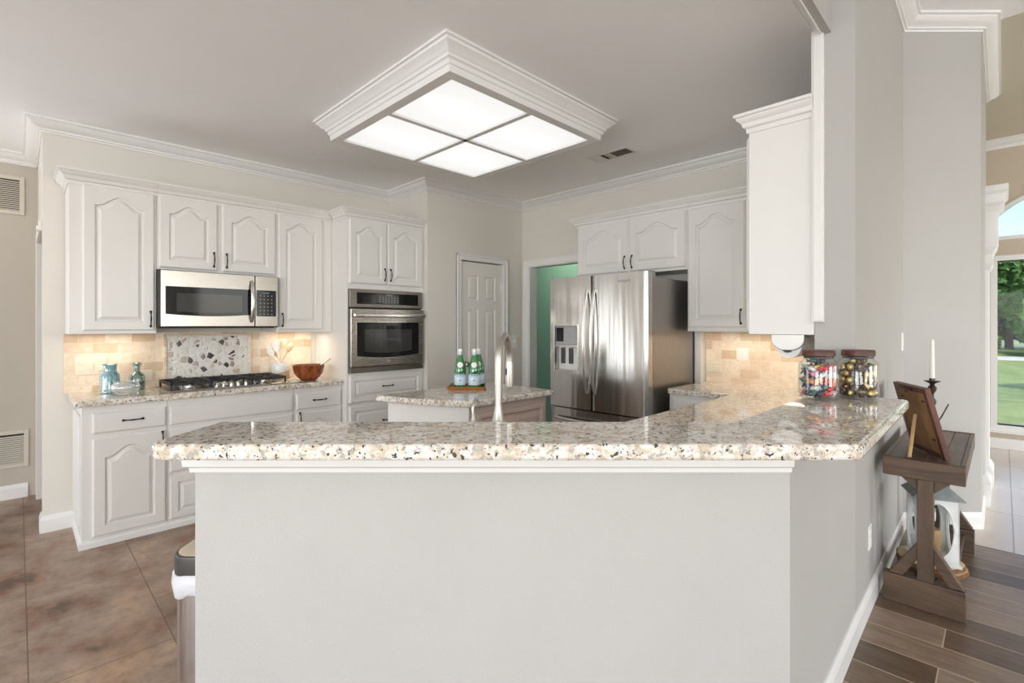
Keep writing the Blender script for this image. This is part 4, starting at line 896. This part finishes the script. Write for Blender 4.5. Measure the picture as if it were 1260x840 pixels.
def utensil(name, label, ang_, lean, L, kind, mat, off, grp='cooking utensils in the white crock'):
    m = MB()
    m.tube([(0, 0, 0), (0, 0, L * .35), (0, 0, L * .72)], [.0065, .006, .0065], 8)
    z0 = L * .70
    if kind == 'spoon':
        for_l = [(.006, 0), (.016, .012), (.026, .035), (.028, .055), (.022, .080), (.010, .094), (.0, .097)]
        m.lathe([(r, z0 + z) for r, z in for_l], seg=16, sy=.28)
    elif kind == 'spatula':
        m.loops([[(-s_, -t, z0 + z), (s_, -t, z0 + z), (s_, t, z0 + z), (-s_, t, z0 + z)] for s_, z, t in ((.008, 0, .004), (.026, .018, .0035), (.030, .085, .0025), (.026, .096, .002))])
    else:
        for k in (-1, 0, 1): m.box(k * .017 - .0055, k * .017 + .0055, -.0025, .0025, z0 + .014, z0 + .095)
        m.box(-.023, .023, -.003, .003, z0, z0 + .020); m.box(-.023, .023, -.0025, .0025, z0 + .085, z0 + .098)
    o = m.build(name, mat, None, .0008, smooth=45)
    tag(o, label, 'utensil', grp)
    o.location = (ck.location.x + off[0], ck.location.y + off[1], CZ1 + .080)
    o.rotation_euler = (0, R(lean), R(ang_)); return o
utensil('spatula', 'white spatula leaning far left out of the crock', -45, -38, .230, 'spatula', M['crock'], (.024, -.024))
utensil('spatula', 'white spatula standing second from left in the crock', -45, -18, .245, 'spatula', M['crock'], (.024, .006))
utensil('slotted_turner', 'white slotted turner upright in the middle of the crock', -45, -1, .245, 'slotted', M['white'], (.022, .030))
utensil('wooden_spoon', 'pale wooden spoon standing tall behind the other utensils', -45, 11, .270, 'spoon', M['spoonwood'], (-.012, .026))
utensil('wooden_spoon', 'pale wooden spoon leaning far right out of the crock', -45, 30, .255, 'spoon', M['spoonwood'], (-.026, .018))
bw = thing('wooden_bowl', 'glossy brown wooden bowl on the counter beside the oven tower', 'bowl', (1.800, 4.300, CZ1))
MB().lathe([(.055, 0), (.062, .004), (.092, .026), (.118, .066), (.130, .112), (.1325, .134), (.126, .134), (.122, .112), (.108, .068), (.082, .032), (0, .018)], seg=40).build('bowl_body', M['bowl'], bw, smooth=50)
sp = MB(); e = Vector((*F(.85, .10), .62)).normalized()
p0 = Vector((1.800, 4.300, CZ1)) + Vector((*F(-.005, .0), .050)); sp.tube([p0, p0 + e * .10, p0 + e * .235], [.006, .006, .009], 8, .7); sp.ball(tuple(p0), .018, 12, .6)
tag(sp.build('metal_spoon', M['steel_v'], None, smooth=50), 'metal spoon leaning in the brown wooden bowl', 'spoon')
sr = thing('spoon_rest', 'small cream ceramic spoon rest between cooktop and wooden bowl', 'spoon rest', (1.640, 4.200, CZ1), R(100))
m = MB(); m.lathe([(.020, 0), (.034, .004), (.042, .018), (.039, .019), (.030, .008), (0, .006)], seg=24, sx=1.2); m.build('dish', M['cream'], sr, smooth=40)
MB().tube([(.045, 0, .014), (.07, 0, .016), (.095, 0, .020)], [.010, .009, .011], 8, .5).build('handle', M['cream'], sr, smooth=50)

# ------------------------------------------------------------------ candy jars on the bar
JP = [(.060, 0), (.070, .004), (.0765, .016), (.0775, .030), (.0775, .146), (.074, .158), (.060, .172), (.056, .178), (.056, .190)]
def jar(label, X, Y):
    u, v = F(X, Y); t = thing('candy_jar', label, 'jar', (u, v, 1.110), 0, 'glass candy jars on the bar')
    MB().lathe(JP, seg=40, cap1=False).build('glass_body', M['glass'], t, smooth=50)
    MB().lathe([(.055, .002), (.066, .005), (.070, .009), (0, .010)], seg=32).build('thick_glass_base', M['glass'], t, smooth=50)
    MB().lathe([(.060, .186), (.0625, .188), (.0625, .208), (.060, .212), (0, .212)], seg=36).build('lid', M['lidwood'], t, smooth=40)
    MB().lathe([(.0565, .176), (.0572, .178), (.0572, .182), (.0565, .184)], seg=36, cap0=False, cap1=False).build('lid_seal', M['lid'], t)
    return t
j1 = jar('glass jar of colourful wrapped candies with dark wooden lid', 1.345, 2.150)
j2 = jar('glass jar of gold foil chocolates with dark wooden lid', 1.527, 2.163)
rnd = random.Random(7)
# gold foil balls, each in a brown paper cup
gr = .0158
def ruffled(prof, amp, n=18):
    return [[(max(r, 1e-4) * (1 + amp * math.cos(7 * 2 * PI * i / n + k)) * math.cos(2 * PI * i / n), max(r, 1e-4) * (1 + amp * math.cos(7 * 2 * PI * i / n + k)) * math.sin(2 * PI * i / n), z) for i in range(n)] for k, (r, z) in enumerate(prof)]
M['cup'] = paint('brown_paper_cup', (.055, .030, .018), .7, .2, 60)
gold0 = MB().loops(ruffled([(gr * math.sin(PI * i / 8), -gr * math.cos(PI * i / 8)) for i in range(9)], .05)).build('foil_chocolate', M['gold'], None, smooth=35)
MB().loops(ruffled([(.006, -gr * 1.02), (.010, -gr * 1.02), (.0168, -.004), (.0172, -.003), (.0160, -.004), (.009, -gr * .95)], .04), False, False).build('paper_cup', M['cup'], gold0)
tag(gold0, 'round gold foil wrapped chocolate inside the right glass jar', 'chocolate', 'gold foil chocolates in the jar')
first = True
for ly in range(6):
    for ring, cnt in ((.0550, 9), (.022, 4)):
        for i in range(cnt):
            if ly == 5 and ring > .05: continue
            a = 2 * PI * (i + .5 * (ly % 2)) / cnt + rnd.uniform(-.12, .12)
            if first: o = gold0; first = False
            else:
                o = gold0.copy(); COL.objects.link(o); c_ = gold0.children[0].copy(); COL.objects.link(c_); c_.parent = o
            rr = ring + rnd.uniform(-.003, .002)
            o.location = (j2.location.x + rr * math.cos(a), j2.location.y + rr * math.sin(a), 1.110 + .0275 + ly * .0276 + rnd.uniform(-.002, .002))
            o.rotation_euler = (rnd.uniform(0, 6), rnd.uniform(0, 6), rnd.uniform(0, 6))
# twist wrapped candies
def wrapped():
    m = MB(); m.lathe([(.0, -.015), (.009, -.014), (.0120, -.007), (.0125, 0), (.0120, .007), (.009, .014), (.0, .015)], seg=12, sy=.8)
    for s_ in (-1, 1): m.loops([[(x, y, s_ * z) for x, y in ((-r, -.0012), (r, -.0012), (r, .0012), (-r, .0012))] for r, z in ((.003, .013), (.0055, .016), (.012, .025), (.0105, .028))])
    return m
kinds = ['red', 'pink', 'silver', 'yellow', 'plum', 'lime', 'orange', 'white', 'sea']
WORDS = dict(red='red', pink='pink', silver='silver', yellow='yellow', plum='dark plum', lime='lime green', orange='orange', white='white', sea='dark sea green')
c0 = {}
for ly in range(6):
    for ring, cnt in ((.053, 11), (.020, 4)):
        for i in range(cnt):
            if ly == 5 and ring > .04: continue
            a = 2 * PI * (i + .5 * (ly % 2)) / cnt + rnd.uniform(-.15, .15); k = rnd.choice(kinds + ['red', 'pink', 'silver', 'red', 'plum', 'plum', 'sea'])
            if k not in c0:
                o = wrapped().build('wrapped_candy', M['w_' + k], None, smooth=40); tag(o, WORDS[k] + ' twist wrapped candy inside the left glass jar', 'candy', WORDS[k] + ' candies in the left jar'); c0[k] = o
            else: o = c0[k].copy(); COL.objects.link(o)
            o.location = (j1.location.x + ring * math.cos(a), j1.location.y + ring * math.sin(a), 1.110 + .026 + ly * .0272 + rnd.uniform(-.003, .003))
            o.rotation_euler = (R(90) + rnd.uniform(-.75, .75), rnd.uniform(-.9, .9), a + rnd.uniform(-.35, .35)) if ring > .03 else (rnd.uniform(0, 3), rnd.uniform(0, 3), 0)

# ------------------------------------------------------------------ trash can
tcx, tcy = F(-1.030, 1.862)
can = thing('trash_can', 'stainless rectangular trash can with dark lid and white bag, left of the half wall', 'trash can', (tcx, tcy, 0), R(-45))
def rrect(w, d, r, n=6):
    P = []
    for cx2, cy2, a0 in ((w - r, d - r, 0), (-w + r, d - r, 90), (-w + r, -d + r, 180), (w - r, -d + r, 270)):
        P += [(cx2 + r * math.cos(R(a0 + 90 * i / n)), cy2 + r * math.sin(R(a0 + 90 * i / n))) for i in range(n + 1)]
    return P
def rl(spec): return [[(x, y, z) for x, y in rrect(w, d, r)] for w, d, r, z in spec]
MB().loops(rl([(.150, .165, .065, 0), (.150, .165, .065, .56)])).build('body', M['handle'], can, smooth=40)
MB().loops(rl([(.153, .168, .066, 0), (.153, .168, .066, .03)])).build('foot_ring', M['lid'], can, smooth=40)
L = rl([(.151, .166, .066, .490), (.160, .175, .07, .500), (.163, .178, .07, .53), (.160, .175, .07, .566), (.152, .167, .066, .570)])
for l in L:
    for i, p in enumerate(l): l[i] = (p[0] * (1 + .008 * math.sin(i * 2.1)), p[1] * (1 + .008 * math.cos(i * 1.7)), p[2] + .010 * math.sin(i * 1.3) * (1 if p[2] < .51 else .3))
tag(MB().loops(L, False, False).build('trash_bag', M['bag'], None, smooth=60), 'white plastic bag folded over the trash can rim', 'trash bag').location = (tcx, tcy, 0)
bpy.data.objects['trash_bag'].rotation_euler = (0, 0, R(-45))
ld = MB().loops(rl([(.151, .166, .065, .562), (.156, .171, .067, .566), (.157, .172, .068, .622), (.154, .169, .067, .631), (.149, .164, .065, .633), (.147, .162, .064, .628)])).build('lid', M['lid'], can, smooth=35)
MB().loops(rl([(.147, .162, .064, .622), (.146, .161, .064, .634), (.130, .145, .058, .640)])).build('lid_insert', M['tan'], ld, smooth=40)

# ------------------------------------------------------------------ console table and what stands on it
TT = .748
cs = thing('console_table', 'rustic dark stained wood trestle console table against the grey wall', 'table', (3.200, .125, 0))
TL, TW_ = 1.07, .320
m = MB()
for i in range(4): m.box(.046, TL - .046, .020 + i * .0705, .0895 + i * .0705, TT - .035, TT - .001)
m.build('tabletop', M['rustic_x'], cs, .003)
for x in (0, TL - .045): MB().box(x, x + .045, 0, TW_, TT - .093, TT).build('end_rail', M['rustic'], cs, .004)
for y in (0, TW_ - .02): MB().box(.045, TL - .045, y, y + .02, TT - .08, TT).build('side_rail', M['rustic_x'], cs, .003)
for x in (0.004, TL - .064):
    MB().box(x, x + .060, 0, TW_, 0, .145).build('foot_beam', M['rustic'], cs, .005)
    MB().box(x, x + .060, .118, .182, .145, TT - .093).build('post', M['rustic_z'], cs, .004)
    for sg in (-1, 1):
        yc = .150 + sg * .032; ye = .150 + sg * .145
        MB().extrude_x([(yc, .245), (yc, .330), (ye, .150), (ye - sg * .055, .1455)], x + .008, x + .052).build('brace', M['rustic'], cs, .003)
        MB().extrude_x([(yc, TT - .094), (yc + sg * .065, TT - .094), (yc, TT - .155)], x + .012, x + .048).build('corner_block', M['rustic'], cs, .003)
m = MB()
for i in range(3): m.box(.064, TL - .064, .045 + i * .078, .120 + i * .078, .090, .114)
m.build('shelf', M['rustic_x'], cs, .003)
# picture frame seen from behind
pf = thing('picture_frame', 'dark red wooden picture frame seen from its plywood back, leaning on its strut', 'picture frame', (3.4285, .2745, TT), R(28.6))
TIL = Matrix.Rotation(R(-14), 4, 'X'); fw, fh = .172, .368
m = MB()
for a, b, c, d in ((-fw, -fw + .030, 0, fh), (fw - .030, fw, 0, fh), (-fw + .030, fw - .030, 0, .030), (-fw + .030, fw - .030, fh - .030, fh)): m.box(a, b, -.016, .010, c + .005, d + .005)
o = m.build('frame', M['frame'], pf, .003); o.matrix_local = TIL
bk = MB().box(-fw + .026, fw - .026, -.004, .006, .030, fh - .022).build('backing_board', M['backing'], pf); bk.matrix_local = TIL
for x, z in ((-.11, .30), (.11, .30), (-.11, .10), (.11, .10), (0.05, .335)):
    q = MB().box(x - .010, x + .010, .006, .009, z - .004, z + .004).build('clip', M['bronze'], bk)
MB().box(-.035, .035, .010, .014, fh - .020, fh - .006).build('hanger', M['bronze'], pf).matrix_local = TIL
st = MB(); a = Vector((.0, .065, .205)); b_ = Vector((-.139, .150, .006)); st.tube([tuple(a), tuple(b_)], [.0085, .0085], 6, .6); st.build('strut', M['stick'], pf)
# candlestick
cd = thing('candlestick', 'tall antique bronze candlestick behind the picture frame', 'candlestick', (3.750, .290, TT))
MB().lathe([(.052, 0), (.055, .006), (.045, .014), (.020, .024), (.012, .040), (.010, .07), (.018, .085), (.010, .10), (.009, .15), (.017, .165), (.011, .18), (.008, .21), (.019, .232), (.020, .245), (.009, .262), (.008, .285), (.019, .305), (.021, .322), (.010, .336), (.014, .345), (.036, .356), (.038, .360), (.014, .362), (.014, .375), (0, .375)], seg=24).build('stem', M['antique'], cd, smooth=40)
MB().tube([(.012, -.012, .10), (.026, -.040, .155), (.030, -.058, .20), (.024, -.070, .23)], [.004, .004, .0035, .003], 8).build('snuffer_arm', M['antique'], cd, smooth=50)
tag(MB().lathe([(.0125, 0), (.0125, .01), (.0095, .215), (.006, .224), (0, .226)], seg=18).build('taper_candle', M['candle'], None, smooth=40), 'white taper candle in the bronze candlestick', 'candle').location = (3.750, .290, TT + .375)
# wood slices and lantern
def wslice(label, z, r, cx2, cy2, seed):
    rg = random.Random(seed); t = thing('wood_slice', label, 'wood slice', (cx2, cy2, z), 0, 'stacked wood slices under the lantern'); n = 40
    rad = [r * (1 + .035 * math.sin(3 * 2 * PI * i / n + seed) + .02 * math.sin(7 * 2 * PI * i / n)) for i in range(n)]
    MB().loops([[(rad[i] * k * math.cos(2 * PI * i / n), rad[i] * k * math.sin(2 * PI * i / n), zz) for i in range(n)] for k, zz in ((.96, 0), (.965, .0245))]).build('wood_face', M['slice'], t)
    MB().loops([[(rad[i] * k * math.cos(2 * PI * i / n), rad[i] * k * math.sin(2 * PI * i / n), zz) for i in range(n)] for k, zz in ((.96, .001), (1.0, .004), (1.005, .020), (.96, .0235))], False, False).build('bark', M['bark'], t, smooth=50)
wslice('lower round bark edged wood slice on the console shelf', .1145, .150, 3.535, .272, 3)
wslice('upper round bark edged wood slice directly under the lantern', .1395, .145, 3.515, .285, 5)
LZ = .1645
lt = thing('lantern', 'whitewashed metal lantern with oval glass openings on the wood slices', 'lantern', (3.508, .272, LZ), R(21))
hs = .088; zb0, zt0 = .022, .345
MB().loops([[(x * k, y * k, z) for x, y in ((-hs, -hs), (hs, -hs), (hs, hs), (-hs, hs))] for k, z in ((1.10, 0), (1.10, .012), (1.0, .018), (1.0, .024))]).build('base', M['lantern'], lt, .001)
for face in range(4):
    m = MB(); rot = Matrix.Rotation(R(90 * face), 4, 'Z'); n = 32
    def ov(sx_, sz_, y): return [rot @ Vector((sx_ * math.cos(2 * PI * i / n), y, (zb0 + zt0) / 2 + sz_ * math.sin(2 * PI * i / n))) for i in range(n)]
    def rc(y):
        out = []; hw, hh = hs, (zt0 - zb0) / 2
        for i in range(n):
            c_, s_ = math.cos(2 * PI * i / n), math.sin(2 * PI * i / n); k = 1 / max(abs(c_), abs(s_)); out.append(rot @ Vector((hw * c_ * k, y, (zb0 + zt0) / 2 + hh * s_ * k)))
        return out
    oa, ob = hs * .74, (zt0 - zb0) / 2 * .88
    LL = [rc(-hs), ov(oa, ob, -hs), ov(oa, ob, -hs + .006), rc(-hs + .006)]; LL.append(LL[0])
    m.loops(LL, False, False); p = m.build('side_panel', M['lantern'], lt)
    m = MB(); ring = ov(oa, ob, -hs - .002); m.tube([tuple(q) for q in ring + ring[:2]], .0035, 6); m.build('oval_rim', M['lantern'], p, smooth=60)
    m = MB(); m.loops([ov(oa, ob, -hs + .007), ov(oa, ob, -hs + .009)]); m.build('pane', M['pane'], p)
MB().loops([[(x * k, y * k, z) for x, y in ((-hs, -hs), (hs, -hs), (hs, hs), (-hs, hs))] for k, z in ((1.0, zt0), (1.24, zt0 + .004), (1.24, zt0 + .010), (.42, zt0 + .082), (.40, zt0 + .086))]).build('roof', M['lroof'], lt, .001)
MB().loops([[(x * k, y * k, z) for x, y in ((-hs, -hs), (hs, -hs), (hs, hs), (-hs, hs))] for k, z in ((.30, zt0 + .086), (.30, zt0 + .115), (.38, zt0 + .12), (.05, zt0 + .145))]).build('chimney', M['lroof'], lt, .001)
tag(MB().lathe([(.036, 0), (.038, .003), (.038, .135), (.033, .140), (0, .136)], seg=28).build('pillar_candle', M['tanwax'], None, smooth=40), 'tan pillar candle standing inside the lantern', 'candle').location = (3.508, .272, LZ + .0245)

# ------------------------------------------------------------------ outdoors
struct('lawn', MB().prism([(8.26, -40), (70, -40), (70, 40), (8.26, 40)], -.35, -.15), M['lawn'], 'green front lawn outside the dining window', 'lawn')
struct('road', MB().prism([(31.5, -40), (35, -40), (35, 40), (31.5, 40)], -.2, -.13), M['road'], 'pale concrete road across the lawn', 'road')
def leafmesh(blobs, n, seed, size):
    rg = random.Random(seed); m = MB(); tot = sum(b[3] ** 2 for b in blobs)
    for cx2, cy2, cz2, r in blobs:
        for _ in range(int(n * r * r / tot)):
            d = Vector((rg.gauss(0, 1), rg.gauss(0, 1), rg.gauss(0, 1))).normalized() * r * (rg.random() ** .33); p = Vector((cx2, cy2, cz2)) + Vector((d.x, d.y, d.z * .8))
            a = Vector((rg.gauss(0, 1), rg.gauss(0, 1), rg.gauss(0, .6))).normalized(); b = a.cross(Vector((rg.gauss(0, 1), rg.gauss(0, 1), rg.gauss(0, 1)))).normalized(); s = size * rg.uniform(.6, 1.3)
            m.face([m.v(p - a * s), m.v(p + b * s * .5), m.v(p + a * s), m.v(p - b * s * .5)])
    return m
def tree(label, u, v, h, spread, n, seed, mat, size=.30, low=.14):
    rg = random.Random(seed); t = thing('shade_tree', label, 'tree', (u, v, -.16), 0, 'trees beyond the dining window')
    bl = [(0, 0, h * .72, spread * .62)]
    for i in range(11):
        a = 2 * PI * i / 11 + rg.uniform(-.3, .3); rr = spread * rg.uniform(.45, .8); bl.append((rr * math.cos(a), rr * math.sin(a), h * rg.uniform(low, .85), spread * rg.uniform(.28, .42)))
    leafmesh(bl, n, seed, size).build('crown', mat, t)
    m = MB(); m.tube([(0, 0, 0), (.05, .03, h * .25), (0, .1, h * .5), (.1, 0, h * .75)], [h * .035, h * .028, h * .022, h * .01], 10)
    for b in bl[1:6]: m.tube([(0, .05, h * .38), (b[0] * .5, b[1] * .5, b[2] * .8), (b[0], b[1], b[2])], [h * .014, h * .009, h * .004], 7)
    m.build('trunk', M['trunk'], t, smooth=50)
tree('bushy dark green tree beyond the road behind the tall window', 47, -.3, 6.4, 3.4, 16000, 13, M['leaf_b'], .30, .10)
tree('tall light green tree at the right edge of the arched window', 36.5, -4.3, 10.0, 3.5, 14000, 12, M['leaf_c'])
tree('near lawn tree beside the house whose shadow falls across the grass', 15.5, -2.9, 6.0, 1.7, 6000, 16, M['leaf_a'], .2, .4)
def shrub(label, u, v, h, r, n, seed, mat):
    rg = random.Random(seed); t = thing('roadside_shrub', label, 'shrub', (u, v, -.16), 0, 'shrubs beyond the road')
    bl = [(rg.uniform(-.5, .5) * r, rg.uniform(-.7, .7) * r, h * rg.uniform(.15, .75), r * rg.uniform(.4, .6)) for _ in range(9)] + [(0, 0, h * .4, r * .7)]
    leafmesh(bl, n, seed, .2).build('foliage', mat, t)
    MB().tube([(0, 0, 0), (.02, 0, h * .3), (0, .03, h * .6)], [.06, .045, .02], 7).build('stem', M['trunk'], t)
shrub('tall mid green shrub beyond the road at the window left edge', 39.5, 1.15, 4.0, 1.25, 9000, 21, M['leaf_a'])
shrub('tall light green shrub beyond the road at the window right edge', 39.5, -1.35, 4.2, 1.2, 9000, 22, M['leaf_c'])
